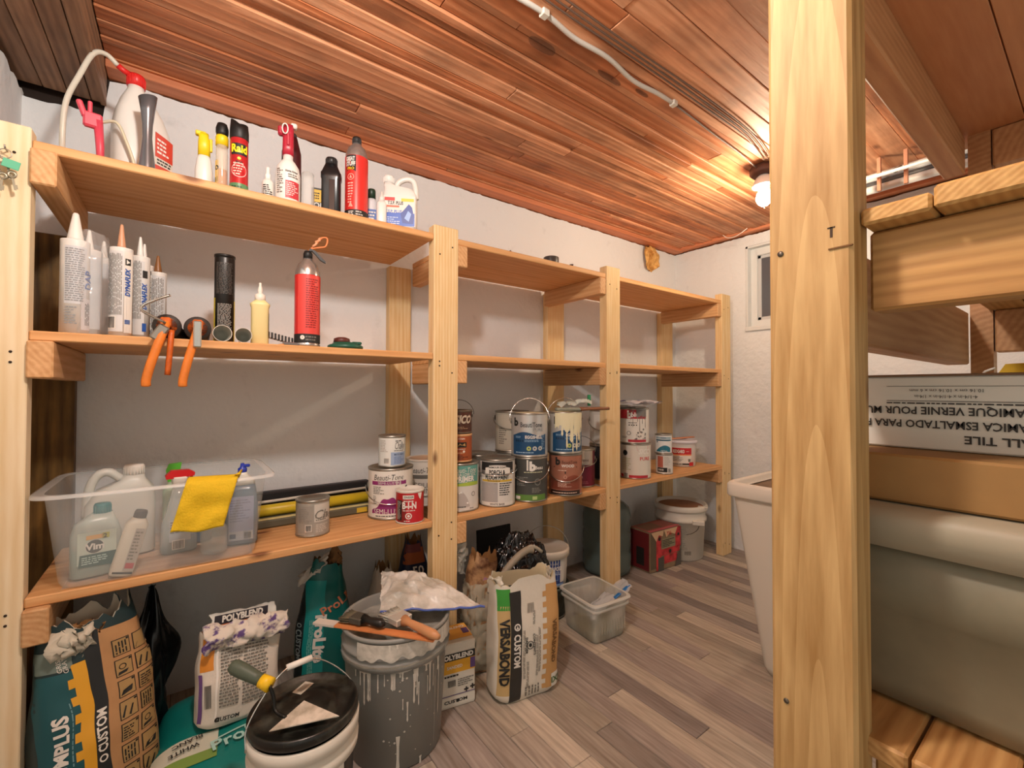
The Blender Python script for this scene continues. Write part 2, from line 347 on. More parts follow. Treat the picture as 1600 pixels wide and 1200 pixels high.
# crumbling foam plug near the corner
q = MB(); foam_m = grime('foam', 'b87a30', 'ecbc70', 26, .35, .6, .8)
q.grid(lambda u, v: tuple(Vector((2.335, YW - .002, 1.742)) + Vector((math.cos(2 * PI * u) * math.sin(PI * v) * .078, -abs(math.cos(PI * v)) * 0 - math.sin(PI * v) * .02 * (1 - .2 * math.cos(2 * PI * u)), math.cos(PI * v) * .072)) + nz((math.cos(2 * PI * u), v * 4, math.sin(2 * PI * u)), 1.6, .02)), 28, 16, foam_m, wrap=True)
q.build('foam_patch', wall_back, label='lumpy orange foam plug at the top of the wall near the far corner')
# far wall with the window hole
wy0, wy1, wz0, wz1 = .72, 1.252, 1.275, 1.751
fb = MB()
def fpiece(y0, y1, z0, z1, nu, nv):
    fb.grid(lambda u, v: (XF + noise.noise(((y1 + (y0 - y1) * u) * 4, (z0 + (z1 - z0) * v) * 6, 4)) * .003, y1 + (y0 - y1) * u, z0 + (z1 - z0) * v if z1 < 1.8 else z0 + (1.812 + jag((y1 + (y0 - y1) * u) * 1.3) - z0) * v), nu, nv, far_wall)
fpiece(wy1, YW + .03, 0, 1.81, 40, 12); fpiece(-1.0, wy0, 0, 1.81, 50, 12); fpiece(wy0, wy1, 0, wz0, 14, 10); fpiece(wy0, wy1, wz1, 1.81, 40, 2)
wall_far = fb.build('wall_far', kind='structure')
q = MB(); q.box((XF + .075, -1.0, -.03), (XF + .12, YW + .1, 1.9), dark_gap, 0); q.build('backing', wall_far)
wpaint = mat('dfe0df', .45)
win = thing('window_1', 'x', 'x'); del win['label'], win['category']; win['kind'] = 'structure'; win.location = (XF, (wy0 + wy1) / 2, wz0)
hw = (wy1 - wy0) / 2; hh = wz1 - wz0
q = MB(); q.box((0, -hw, 0), (.07, -hw + .012, hh), wpaint, .001); q.box((0, hw - .012, 0), (.07, hw, hh), wpaint, .001); q.box((0, -hw, hh - .012), (.07, hw, hh), wpaint, .001); q.build('reveal', win)
q = MB(); q.box((-.012, -hw, -.014), (.07, hw, .010), wpaint, .003); q.build('window_sill', win)
q = MB()
for a, b_, c_, d in [(-hw + .012, -hw + .047, .01, hh - .012), (hw - .047, hw - .012, .01, hh - .012), (-hw + .04, hw - .04, .01, .05), (-hw + .04, hw - .04, hh - .055, hh - .012)]:
    q.box((.035, a, c_), (.062, b_, d), wpaint, .003)
q.build('window_frame', win)
q = MB()
for a, b_, c_, d in [(-hw + .047, -hw + .066, .05, hh - .055), (hw - .066, hw - .047, .05, hh - .055), (-hw + .047, hw - .047, .05, .068), (-hw + .047, hw - .047, hh - .073, hh - .055)]:
    q.box((.045, a, c_), (.058, b_, d), mat('c9cacb', .4), .002)
q.build('sash', win)
q = MB(); q.box((.05, -hw + .06, .06), (.053, hw - .06, hh - .06), mat('5d5f66', .15, 0, 1, .0), 0); q.build('pane', win)
# left wall and the boxed soffit in the left corner
wall_left = room_plane('wall_left', lambda u, v: (XL + noise.noise((u * 6, v * 5, 7)) * .003, .2 + (YW + .02 - .2) * u, v * (1.71 + jag(u * 3, .012))), 60, 10, white_wall)
q = MB(); q.box((XL - .06, .2, 0), (XL - .012, YW + .05, 1.9), dark_gap, 0); q.build('backing', wall_left)
q = MB(); q.box((XL - .02, -.2, 1.742), (-.186, YW + .01, 1.90), dark_gap, 0); soffit = q.build('trim_3', kind='structure')
x = XL - .01
for wd in (.052, .048, .046, .022):
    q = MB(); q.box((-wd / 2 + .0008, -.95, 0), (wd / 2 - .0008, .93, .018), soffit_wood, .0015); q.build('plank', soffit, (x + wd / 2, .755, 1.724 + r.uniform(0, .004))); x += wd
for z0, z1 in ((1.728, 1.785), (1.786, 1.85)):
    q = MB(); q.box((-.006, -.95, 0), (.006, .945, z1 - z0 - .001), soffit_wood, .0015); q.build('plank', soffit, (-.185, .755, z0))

# ---------------------------------------------------------------- wooden shelving on the left
ZS = {'bottom': .503, 'middle': 1.041, 'top': 1.429}; TH = .021
shelving = thing('wooden_shelving', 'long pale pine shelving built from studs along the white wall, three shelf levels', 'shelving', (0, 1.3, 0))
YO = -1.3
screw_m = mat('3a2c22', .5, .5)
def board(name, lo, hi, m, parent, bev=.002, loc=None, **kw):
    c_ = [(lo[i] + hi[i]) / 2 for i in range(3)]; q = MB(); q.box([lo[i] - c_[i] for i in range(3)], [hi[i] - c_[i] for i in range(3)], m, bev)
    return q.build(name, parent, Vector(c_) + (Vector(loc) if loc else Vector((0, 0, 0))), **kw)
POST = [(-.337, -.248, 1.452), (.651, .740, 1.458), (1.473, 1.562, 1.462), (2.430, 2.522, 1.466)]
white_post = wood('post_pine_pale', 'f1e2c2', 'e0c595', 'Z', ring=16, var=.03, knots=False)
for i, (x0, x1, zt) in enumerate(POST):
    p = board('post', (x0, 1.297 + YO, 0), (x1, 1.338 + YO, zt), white_post if i == 0 else post_wood, shelving)
    q = MB(); cx, cz = (x0 + x1) / 2, zt / 2
    for z in (1.38, 1.0, .985, .47, .45, .06):
        for dx in (.02, .066):
            if r.random() < .75: q.lathe([(0, .0), (.0026, .0), (.0026, .001), (0, .001)], screw_m, 8, trm(x0 + dx - cx, 1.2965 - (1.297 + 1.338) / 2, z + r.uniform(-.02, .02) - cz) @ rotm('X', 90))
    q.build('screw_heads', p, kind='stuff')
for x0, x1 in ((.647, .736), (1.462, 1.573), (2.405, 2.52)): board('rear_post', (x0, 1.669 + YO, 0), (x1, 1.706 + YO, 1.405), post_wood, shelving)
board('rough_plank', (-.342, 1.655 + YO, 0), (-.228, 1.69 + YO, 1.33), rough_wood, shelving, label='dark water-stained wide plank in the left rear corner')
BR = [(-.248, -.209, 1.284), (.7405, .778, 1.299), (1.435, 1.4725, 1.299), (2.392, 2.4295, 1.299)]
for n_, zs in ZS.items():
    for x0, x1, y0 in BR: board('bracket', (x0, y0 + YO, zs - TH - (.072 if n_ != 'middle' else .076)), (x1, 1.668 + YO, zs - TH), brk_wood, shelving, .003)
for n_, zs in ZS.items():
    for x0, x1 in ((-.2475, .6505), (.7405, 1.4725), (1.5625, 2.4295)):
        d = r.uniform(-.001, .001)
        board('shelf_board', (x0, 1.300 + YO, zs - TH + d), (x1, 1.482 + YO, zs + d * 0), shelf_wood, shelving, .0025)
        board('shelf_board', (x0 if n_ != 'bottom' else x0, 1.4845 + YO, zs - TH), (x1, 1.668 + YO, zs - .0005), shelf_wood, shelving, .0025)
        board('shelf_board', (x0 - .04 if x0 > 0 else x0, 1.6685 + YO, zs - TH), (x1, 1.70 + YO, zs - .0008), shelf_wood, shelving, .001) if False else None

# ---------------------------------------------------------------- wooden rack on the right
rack = thing('timber_rack', 'heavy timber storage rack in the right foreground with knotty post and plank decks', 'rack', (.6, .21, 0))
RO = Vector((-.6, -.21, 0))
def rb(name, lo, hi, m, bev=.003, **k):
    o = board(name, lo, hi, m, rack, bev, RO)
    for a, b_ in k.items(): o[a] = b_
    return o
p = rb('post', (.596, .169, 0), (.648, .257, 1.835), rack_z, .004, label='thick knotty front post')
q = MB(); nail = mat('6a6155', .4, .7); cz = 1.835 / 2
def nailhead(y, z, rr=.0035, m=nail): q.lathe([(0, 0), (rr, 0), (rr, .0012), (0, .0012)], m, 12, trm(.596 - .622, y - .213, z - cz) @ rotm('Y', -90))
nailhead(.243, 1.092); nailhead(.240, .545, .003)
q.box((.5955 - .622, .1880 - .213, 1.098 - cz), (.597 - .622, .1905 - .213, 1.110 - cz), mat('3c2a1a', .8), 0); q.box((.5955 - .622, .1855 - .213, 1.1085 - cz), (.597 - .622, .193 - .213, 1.110 - cz), mat('3c2a1a', .8), 0)
q.build('nails', p, kind='stuff')
q = MB()
q.box((.5945 - .622, .169 - .213, 1.084 - cz), (.5975 - .622, .192 - .213, 1.0855 - cz), mat('6d4a22', .8), 0); q.build('saw_cut', p)
rb('rail', (.650, -.75, 1.016), (.688, .168, 1.1085), rack_y)
rb('rail', (.650, -.75, .435), (.688, .168, .508), rack_y)
YY = [(.108, .168), (.020, .1065), (-.07, .018), (-.16, -.072), (-.25, -.162), (-.4, -.252)]
for i, (a, b_) in enumerate(YY):
    rb('deck_board', (.618 if i != 1 else .6165, a, 1.110 if i else 1.1095), (1.58, b_, 1.1285 if i == 0 else 1.134), wood('deck_pine%d' % i, 'd0a568', 'a4753d', 'X', ring=55, var=.1, dist=2), .003)
for i, (a, b_) in enumerate([(.205, .262), (.135, .203), (.06, .132), (-.03, .058), (-.12, -.032), (-.21, -.122)]):
    rb('low_deck_board', (.63 if i else .66, a, .508), (1.58, b_, .5295), wood('low_deck%d' % i, 'cda066', '93602f', 'X', ring=40, var=.15, dist=2), .003)
rb('joist', (.65, .200, .985), (1.50, .240, 1.109), rack_x)
rb('joist', (.60, .202, 1.440), (1.50, .240, 1.529), rack_x)
rb('joist', (.60, -.30, 1.440), (1.50, -.262, 1.529), rack_x)
# rear leg: its end hangs free and is cut round
q = MB(); pts = [(-.018, .0), (-.012, -.008), (.0, -.011), (.012, -.008), (.0195, .0), (.0195, .625), (-.018, .625)]
q.prism([(x_, z_) for x_, z_ in pts], 0, .05, rack_x, rotm('Z', 90)); o = q.build('leg', rack, Vector((1.552, .1785, .905)) + RO)
rb('cross_rail', (1.502, -.35, 1.445), (1.54, .158, 1.529), rack_x); rb('cross_rail', (1.502, -.35, 1.012), (1.54, .158, 1.109), rack_x)
rb('post', (.596, -.84, 0), (.648, -.752, 1.835), rack_z, .004); rb('post', (1.50, -.44, 0), (1.54, -.352, 1.60), rack_z, .004)
rb('joist', (.60, -.24, .43), (1.58, -.20, .507), rack_x); rb('joist', (.66, .21, .43), (1.58, .25, .507), rack_x); rb('rear_post', (1.545, .21, 0), (1.585, .26, .43), rack_z, .004)
ply = wood('plywood', 'cf9f76', 'b8825c', 'X', ring=3, var=.04, knots=False, bump=.03)
rb('plywood_panel', (.60, .1075, 1.530), (1.58, .262, 1.545), ply, .001); rb('plywood_panel', (.60, -.6, 1.530), (1.58, .1055, 1.545), ply, .001)

# ---------------------------------------------------------------- ceiling lamp, cables and pipes
lamp = thing('bare_bulb_lamp', 'glowing bare bulb in a white porcelain holder on the wooden ceiling', 'lamp', (1.892, .832, ZC - .010))
q = MB(); q.lathe([(0, 0), (.052, 0), (.052, -.026), (.046, -.034), (0, -.034)], mat('5d3a2c', .6), 8, rotm('Z', 22)); q.build('junction_box', lamp)
q = MB(); q.lathe([(0, -.034), (.020, -.034), (.030, -.045), (.043, -.072), (.044, -.078), (.040, -.080), (.022, -.078), (0, -.078)], mat('e9e6e0', .25), 32); q.build('porcelain_holder', lamp)
q = MB(); em = mat('ffe9c9', .4, emit=BULB_STRENGTH)
q.lathe([(0, -.158), (.012, -.156), (.022, -.148), (.0285, -.135), (.030, -.123), (.026, -.108), (.018, -.094), (.014, -.084), (.014, -.076), (0, -.076)], em, 24); q.build('bulb', lamp)
q = MB(); q.tube(catmull([(.0, 0, -.158), (.002, .0, -.166), (.0, 0, -.170)]), .0015, mat('9a7550', .5)); q.build('bulb_tip', lamp)
def cable(name, pts, rr, m, label, cat='cable', clips=(), group=None):
    o = MB().tube(catmull(pts, 6), rr, m, 8).build(name); tag(o, label, cat, group)
    for c_ in clips:
        MB().box((-.010, -rr * 1.6, -rr * 1.4), (.010, rr * 1.6, ZC - .006 - c_[2]), offw, .002).build('clip', o, c_)
    return o
zc = ZC - .014
cable('electric_cable', [(.30, .806, zc), (.55, .807, zc), (.69, .801, zc), (.80, .812, zc), (.92, .806, zc), (1.05, .822, zc), (1.16, .813, zc), (1.245, .812, zc)], .0062, mat('cfcac0', .45), 'thick white cable clipped to the ceiling, ending halfway to the bulb', clips=[(.69, .801, zc), (1.235, .812, zc)])
cable('thin_wire', [(1.245, .812, zc - .001), (1.35, .818, zc), (1.5, .826, zc), (1.7, .834, zc), (1.85, .84, zc - .01)], .0028, mat('7d6a60', .5), 'thin grey brown wire running from the white cable end to the bulb')
g_ = 'bundle of three thin wires across the ceiling'
for i, (dy, wl) in enumerate(((0, 'thin dark ceiling wire farthest from the thick white cable'), (.012, 'middle one of the three thin dark ceiling wires'), (.024, 'thin dark ceiling wire closest to the thick white cable'))):
    cable('thin_wire', [(.45, .742 + dy, zc), (.75, .742 + dy * 1.2, zc), (1.0, .741 + dy, zc), (1.3, .735 + dy * 1.2, zc), (1.6, .742 + dy, zc), (1.82, .775 + dy, zc - .002)], .0024, mat('6d5648', .5), wl, group=g_)
cable('pull_cord', [(2.45, 1.30, 1.80), (2.44, 1.27, 1.775), (2.43, 1.23, 1.765), (2.42, 1.19, 1.77), (2.42, 1.15, 1.79)], .0022, mat('e6dcd0', .5), 'short white cord drooping from the ceiling above the window', 'cord')
# pipes near the far wall seen over the rack
pw = mat('e2e3e3', .35)
pipes = thing('pipe_run', 'white pipes and a black fitting under the ceiling behind the right post', 'pipes', (2.30, .55, 1.76))
for y0, dz, rr, m in ((0, .052, .017, pw), (.0, .022, .012, mat('4d4f52', .4)), (0, -.003, .016, pw)):
    MB().tube([(dz * .3, -.9, dz), (dz * .3, .33, dz)], rr, m, 14).build('pipe', pipes)
for xx, zz in ((-.16, -.012), (-.20, -.026)): MB().tube([(xx, -.9, zz), (xx, .05, zz)], .006, pw, 10).build('thin_pipe', pipes)
MB().lathe([(.03, -.08), (.033, -.075), (.033, -.05), (.029, -.048), (.029, .02), (.033, .022), (.033, .04), (.028, .045)], mat('2e3336', .35), 20, trm(-.12, .06, -.02)).build('black_fitting', pipes)
for yy in (-.02, -.1):
    MB().box((-.13, yy - .006, -.06), (-.118, yy + .006, .07), mat('c58a6c', .6), .001).build('hanger_strap', pipes)
MB().lathe([(.006, 0), (.010, .002), (.010, .014), (.005, .018), (.003, .03)], tin, 12, trm(-.16, -.07, -.015) @ rotm('X', 60)).build('valve', pipes)
# ---------------------------------------------------------------- cans and bottles: builders
def can_body(root, r_, h, m, rim=tin, lidm=tin, bead=True, open_=False, name='body', taper=1.0):
    q = MB(); b0 = r_ * taper
    q.lathe([(0, .002), (b0 * .94, .002), (b0 * .96, 0), (b0, 0), (b0 + .0006, .0035), (b0 * .985, .006)], rim, 36, close=False)
    q.lathe([(b0 * .985, .006), (r_ * .985, h - .008)], m, 36, close=False)
    q.lathe([(r_ * .985, h - .008), (r_ + .0006, h - .0055), (r_ + .0006, h - .001), (r_ * .97, h), (r_ * .86, h - .001), (r_ * .84, h - .006)] + ([(r_ * .84, h - .03), (0, h - .03)] if open_ else [(r_ * .83, h - .006)]), rim, 36, close=False)
    o = q.build(name, root)
    if not open_:
        MB().lathe([(r_ * .835, h - .006), (r_ * .82, h - .002), (r_ * .78, h - .0015), (r_ * .74, h - .006), (0, h - .006)], lidm, 36, close=False).build('lid', root)
    return o
def bail(root, r_, h, mode='front', zz=.72, m=chrome, rr=.0016, reach=1.0, name='handle', ears=dull, lean=0):
    q = MB(); z = h * zz
    for sx in (-1, 1): q.lathe([(0, 0), (.011, 0), (.011, .003), (.006, .0045), (0, .0045)], ears, 14, trm(sx * r_ * .975, 0, z) @ rotm('Y', 90 * sx))
    pts = []
    for i in range(17):
        t = PI * i / 16; c_ = math.cos(t); s_ = math.sin(t)
        if mode == 'front': pts.append((-(r_ + .007) * c_, -(r_ + .006) * s_ ** .8 if s_ > 0 else 0, z - s_ * r_ * .85 * reach))
        else: pts.append((-(r_ + .007) * c_, s_ * lean, z + s_ * (r_ * 1.02 * reach + h * (1 - zz))))
    q.tube(pts, rr, m, 6); return q.build(name, root)
def can(name, label, cx, cy, z0, r_, h, m, cat='paint can', group=None, turn=0, lidm=tin, rim=tin, open_=False, taper=1.0):
    t = thing(name, label, cat, (cx, cy, z0), face(cx, cy) + math.radians(turn), group)
    o = can_body(t, r_, h, m, rim, lidm, open_=open_, taper=taper)
    R0 = r_ * .985; return t, o, Decal(cyl_S(lambda v: R0 * (taper + (1 - taper) * v / h)))
PC = 'paint cans on the bottom shelf'
ZB, ZM, ZT = .5035, 1.0415, 1.4295
paper = mat('e6e2da', .5); pgrey = mat('b7b3ab', .5)

# 1 grey can alone on the shelf
t, o, D = can('paint_can', 'small dented grey can alone on the bottom shelf in front of the yellow tube', .314, 1.399, ZB, .046, .104, mat('a9a59d', .4, .3, bump=.3, bscale=30), group=PC)
g1 = mat('c9c4bb', .5); g2 = mat('8d8880', .5)
D.rect(-.044, .012, .002, .088, mat('9b968d', .5)).rect(.004, .005, .056, .092, g1).rect(.004, .005, .056, .042, mat('9f9a92', .5), 1).text('Ch', .022, .062, .026, grey_ink, lay=3, sh=.25).text('alky', .042, .058, .016, grey_ink, lay=3, sh=.25).fine(.008, .044, .05, .05, 1, grey_ink).fine(.008, .012, .048, .036, 5, g1).fine(-.04, .04, -.002, .082, 9, g2).code(-.018, .018, -.004, .034, ink, g1)
D.build('label', t)
# 2 gallon, purple and white
purple = mat('8c2a6e', .45)
t, o, D = can('paint_can', 'gallon can with a purple swoosh and the words semi-lustre', .572, 1.453, ZB, .0735, .164, mat('e2ded6', .4), group=PC)
D.rect(-.07, .008, .075, .155, mat('e8e4dc', .45)).rect(-.066, .112, .052, .124, purple, 1).text('Beauti-Tone', -.008, .136, .019, ink, wide=.098, sh=.25).text('SEMI-LUSTRE', -.004, .118, .008, paper, lay=3, wide=.075)
D.band(-.066, .058, .020, lambda u: .026 + .045 * max(0, math.sin((u + .07) / .13 * PI)) ** 1.6 + (.004 * math.sin(u * 180)), purple, 1, nu=30).text('SEMI-LUSTRE', .0, .027, .018, paper, lay=3, wide=.112)
D.fine(-.060, .082, -.02, .108, 5, grey_ink).fine(-.06, .05, -.045, .078, 5, grey_ink).rect(-.066, .008, .056, .019, paper, 2).fine(-.05, .010, .05, .016, 1, ink, 3)
for i, (u_, l) in enumerate([(.018, .052), (.029, .05), (.0, .018), (.04, .026), (.052, .02)]): D.drip(u_, .157, l * .9 + .012, .003, white, 4)
D.poly([(.030, .085), (.036, .090), (.052, .108), (.056, .106), (.042, .088)], ink, 3)
D.build('label', t); bail(t, .0735, .164, 'front', .62, reach=.8)
# 3 chalky can on top
t, o, D = can('paint_can', 'white chalk paint can with a blue panel, stacked on the purple gallon can', .572, 1.444, ZB + .1645, .0445, .104, mat('dcdfda', .4), group=PC)
lb = mat('9fb2cf', .5)
D.rect(-.045, .006, .045, .096, mat('e4e6e1', .45)).rect(-.004, .008, .048, .050, lb, 1).text('Chalky', .026, .071, .025, mat('4a4a4c', .5), wide=.036, sh=.3).fine(.010, .084, .036, .089, 1, ink, 3).fine(.006, .053, .044, .057, 1, ink, 3).text('MATTE WHITE', .024, .042, .006, navy, wide=.034, bold=.01).fine(.006, .012, .046, .036, 6, mat('7088b4', .5)).code(-.026, .014, -.010, .030, grey_ink, paper).fine(-.042, .05, -.008, .09, 8, pgrey)
D.build('label', t)
# 4 BIN
dred = mat('7e1519', .4)
t, o, D = can('primer_can', 'small red and white primer can lettered BIN, at the front beside the post', .594, 1.3465, ZB, .0445, .104, mat('a81d22', .4), 'primer can', PC, lidm=mat('e4e0d6', .5), rim=mat('dcd8ce', .5))
D.rect(-.044, .004, .044, .072, dred).rect(-.012, .004, .05, .094, mat('c2202a', .4), 1).rect(-.045, .012, -.026, .074, ink, 2).fine(-.044, .014, -.027, .072, 14, pgrey, 3).rect(-.022, .078, .012, .09, paper, 2).text('ZINSSER', -.004, .084, .006, ink, bold=.02, lay=3).text('B-I-N', -.002, .058, .021, white, bold=.04, lay=3, wide=.043).fine(-.022, .040, .026, .045, 1, paper, 3).disc(-.004, .026, .010, paper, 3, rin=.007).disc(-.004, .026, .004, paper, 3).fine(-.018, .008, .014, .013, 1, paper, 3).fine(-.02, .068, .02, .075, 1, paper, 3)
D.poly([(.024, .095), (.040, .095), (.034, .074), (.028, .082)], paper, 4).build('label', t)
# 5 second gallon behind
t, o, D = can('paint_can', 'gallon can with grey label and beige painted lid, behind the small red primer can', .742, 1.542, ZB, .0735, .166, mat('d6d2ca', .4), group=PC, lidm=mat('c9a78a', .5), rim=mat('cfcac0', .45))
D.rect(-.07, .01, .07, .155, mat('dedad2', .45)).text('Beauti-Tone', -.008, .128, .022, ink, wide=.10, sh=.25).rect(-.062, .098, .062, .112, mat('6f6c66', .5), 1).text('CEILING', 0, .075, .018, grey_ink, bold=.01).text('PAINT', 0, .055, .018, grey_ink).build('label', t); bail(t, .0735, .166, 'front', .62, m=steel)
# 6 primer, teal
teal = mat('5fa096', .45); lime = mat('a9c24a', .5)
t, o, D = can('primer_can', 'white and sea green gallon primer can just right of the second post', .802, 1.388, ZB, .0665, .166, mat('dfddd8', .4), 'primer can', PC, turn=4)
D.rect(-.073, .095, .073, .158, teal).rect(-.073, .006, .073, .095, mat('dad8d4', .45)).band(-.073, .073, .089, lambda u: .099 + .003 * math.sin(u * 40), lime, 1).text('Beauti-Tone', .012, .143, .018, paper, wide=.09, sh=.25, lay=2).text('ULTRA LOW VOC', .012, .128, .012, paper, bold=.01, lay=2, wide=.088).text('PRIMER', .014, .113, .018, white, bold=.04, lay=2, wide=.07).fine(-.02, .100, .05, .105, 1, paper)
D.band(-.035, .03, .018, lambda u: .022 + .048 * math.sin(max(0, min(1, (u + .035) / .065)) * PI) ** .8, mat('b9b3b0', .5), 1, nu=16).poly([(-.01, .066), (.0, .072), (.026, .03), (.021, .028)], mat('f4f4f2', .5), 3).fine(-.03, .015, .03, .022, 1, ink, 3).disc(.045, .06, .008, grey_ink, 2, rin=.006).fine(.03, .010, .05, .014, 1, ink)
D.build('label', t)
# 7 orange stain quart on the primer, 8 dark can on top of it
t, o, D = can('stain_can', 'orange brown stain can stacked on the sea green primer can', .800, 1.392, ZB + .1665, .046, .098, mat('a4552c', .4), 'stain can', PC, rim=mat('d9a878', .5), turn=6)
D.rect(-.045, .008, .045, .09, mat('a5522a', .4)).text('STAIN', .004, .082, .006, paper, lay=2, bold=.02).rect(-.014, .052, .022, .070, ink, 1).poly([(-.010, .056), (-.002, .066), (.006, .060), (.016, .067), (.018, .056)], mat('c79a5c', .5), 2).fine(-.018, .044, .028, .048, 1, paper).disc(.012, .038, .004, paper, 2).fine(-.03, .030, .034, .036, 1, mat('e0b48a', .5)).fine(-.034, .010, .036, .026, 3, mat('5a2a16', .5)).build('label', t)
t, o, D = can('stain_can', 'dark brown can with slanted silver letters and raised handle, topmost by the second post', .800, 1.392, ZB + .2655, .0455, .083, mat('4e2a1c', .35), 'stain can', PC, rim=mat('5f5142', .4), turn=6)
D.text('SICO', .010, .050, .028, mat('c8b8a4', .4), bold=.05, wide=.060, sh=.3).poly([(-.02, .06), (-.01, .064), (.04, .066), (.04, .063)], red, 1).fine(-.02, .016, .03, .026, 2, mat('a8876a', .5)).build('label', t)
bail(t, .0455, .083, 'up', .8, m=mat('5b5550', .4, .8), rr=.0011, reach=.75)
# 9 porch and floor
t, o, D = can('paint_can', 'gallon of porch and floor paint with a black banner across its white label', .948, 1.366, ZB, .067, .170, mat('cfccc6', .4), group=PC)
D.rect(-.066, .005, .066, .160, mat('dcd9d3', .45)).rect(-.066, .115, .066, .160, ink, 1).band(-.045, .05, lambda u: .118 + .0, lambda u: .136 + .010 * math.cos((u) / .05 * 1.4), paper, 2, nu=12).rect(-.066, .093, .066, .130, mat('e9e6de', .5), 1)
D.band(-.03, .032, .1385, lambda u: .146 + .004 * math.cos(u * 40), paper, 2, nu=10).text('ARMOUR COAT', .001, .142, .0065, ink, lay=4, bold=.03).text('PORCH &', .0, .124, .0165, ink, bold=.035, lay=4, wide=.058).text('FLOOR PAINT', .0, .106, .0165, ink, bold=.035, lay=4, wide=.088).rect(-.060, .090, .060, .097, mat('d8b23c', .5), 2).fine(-.035, .091, .035, .096, 1, ink, 3)
D.rect(-.064, .018, .002, .088, mat('a9a5a3', .5), 1).poly([(-.05, .03), (-.01, .085), (.0, .084), (-.03, .03)], mat('6d6967', .5), 2).poly([(-.06, .05), (-.03, .03), (-.01, .05), (-.03, .075)], mat('d0cdca', .5), 2).fine(.008, .040, .06, .088, 6, ink).rect(-.064, .005, .064, .017, paper, 2).text('WHITE BASE', .0, .011, .007, ink, bold=.02, lay=3)
D.build('label', t); bail(t, .067, .170, 'front', .78, reach=.35)
# 10 can behind it
t, o, D = can('paint_can', 'half hidden can with only its metal lid showing behind the porch and floor paint', .962, 1.513, ZB, .072, .168, mat('8e8a82', .4, .5), group=PC, lidm=steel)
D.rect(-.07, .01, .07, .15, mat('77746c', .5)).build('label', t)
# 11 dark can with green base
charc = mat('3a3b39', .4)
t, o, D = can('paint_can', 'charcoal gallon can with a green band round its foot', 1.090, 1.352, ZB, .0705, .166, charc, group=PC)
D.rect(-.07, .024, .07, .158, mat('454643', .4)).rect(-.07, .006, .07, .028, mat('5f8a3e', .45), 1).rect(-.010, .118, -.004, .158, paper, 2).text('b', .012, .134, .034, white, bold=.06, lay=3).text('Beau', .038, .128, .013, white, bold=.02, lay=3)
D.fine(-.05, .06, .0, .095, 6, mat('8b8c86', .5)).disc(.032, .075, .013, mat('7b7d78', .5), 2, rin=.009).fine(.01, .035, .05, .055, 4, mat('8b8c86', .5)).rect(-.055, .01, -.035, .022, paper, 2).rect(.012, .010, .03, .022, mat('b9cf8a', .5), 2).fine(-.02, .108, .056, .115, 1, mat('c8c9a8', .5)).build('label', t)
bail(t, .0705, .166, 'front', .80, reach=.95)
# 12 eggshell
blue = mat('15466e', .4); sil = mat('c9c9c6', .3, .5)
def eggshell(nm, label, cx, cy, drips, turn=0, lean=.03):
    t, o, D = can(nm, label, cx, cy, ZB + .1665, .0715, .166, mat('c4c4c1', .3, .4), group=PC, lidm=mat('cfc2a2', .5), turn=turn)
    D.rect(-.071, .010, .071, .16, sil).band(-.071, .071, .010, lambda u: .088 + .007 * math.sin(u * 50 + 2.6), blue, 1, nu=30)
    D.text('b', -.054, .132, .030, ink, bold=.05, lay=3).text('BeautiTone', .008, .122, .019, mat('3a3f46', .4), wide=.084, bold=.012, lay=3).text('PURE', .034, .104, .013, mat('8d9296', .4), lay=3)
    D.text('EGGSHELL', .017, .076, .012, white, wide=.066, bold=.03, lay=3).fine(-.056, .072, -.022, .080, 2, mat('8fb0cc', .5)).fine(-.018, .058, .038, .067, 2, mat('8fb0cc', .5))
    for i in range(4): D.rect(-.056 + i * .009, .058, -.050 + i * .009, .066, mat('0c2a45', .5), 2)
    D.poly([(-.03, .03), (.005, .068), (.02, .066), (-.01, .03)], mat('1f7a8a', .45), 2)
    for i, c_ in enumerate(('b7c36a', 'b9bcb8', 'b9bcb8')): D.disc(-.002 + i * .022, .034, .0085, mat(c_, .5), 3, rin=.003)
    D.fine(-.055, .015, .055, .022, 1, mat('9fc0da', .5)).fine(.048, .03, .066, .085, 9, mat('7fa0bc', .5), 2)
    if drips:
        cr = mat('e3ddb9', .45); D.band(-.06, .066, lambda u: .100 + .03 * noise.noise((u * 40, 0, 0)) + .2 * max(0, -u - .01), .162, cr, 4, nu=40)
        for u_, l, w_ in [(-.03, .09, .010), (-.012, .14, .008), (.006, .115, .017), (.012, .16, .006), (.022, .085, .02), (.03, .15, .010), (.042, .11, .012), (.05, .13, .006), (-.045, .06, .006), (.036, .07, .012)]: D.drip(u_, .16, l, w_, cr, 5)
    D.build('label', t); bail(t, .0715, .166, 'up', .80, rr=.0013, lean=lean, reach=.75); return t
eggshell('paint_can', 'clean silver and blue eggshell paint can, stacked on the charcoal can', 1.090, 1.352, False)
t = eggshell('paint_can', 'silver and blue paint can streaked with cream drips, stacked on the copper can', 1.262, 1.338, True, turn=18, lean=-.01)
# 13 rear stack
t, o, D = can('paint_can', 'pale can standing at the back, lower of the pair behind the charcoal can', 1.125, 1.512, ZB, .0715, .166, mat('aaa69c', .4), group=PC)
t, o, D = can('paint_can', 'plain beige grey gallon can, upper one at the back left of the eggshell can', 1.125, 1.512, ZB + .1665, .0715, .166, mat('b5ae9f', .4), group=PC)
D.rect(-.07, .012, .03, .15, mat('bfb8a8', .45)).fine(-.06, .03, -.02, .10, 8, grey_ink).build('label', t); bail(t, .0715, .166, 'front', .82, m=dull, reach=.7, ears=ink)
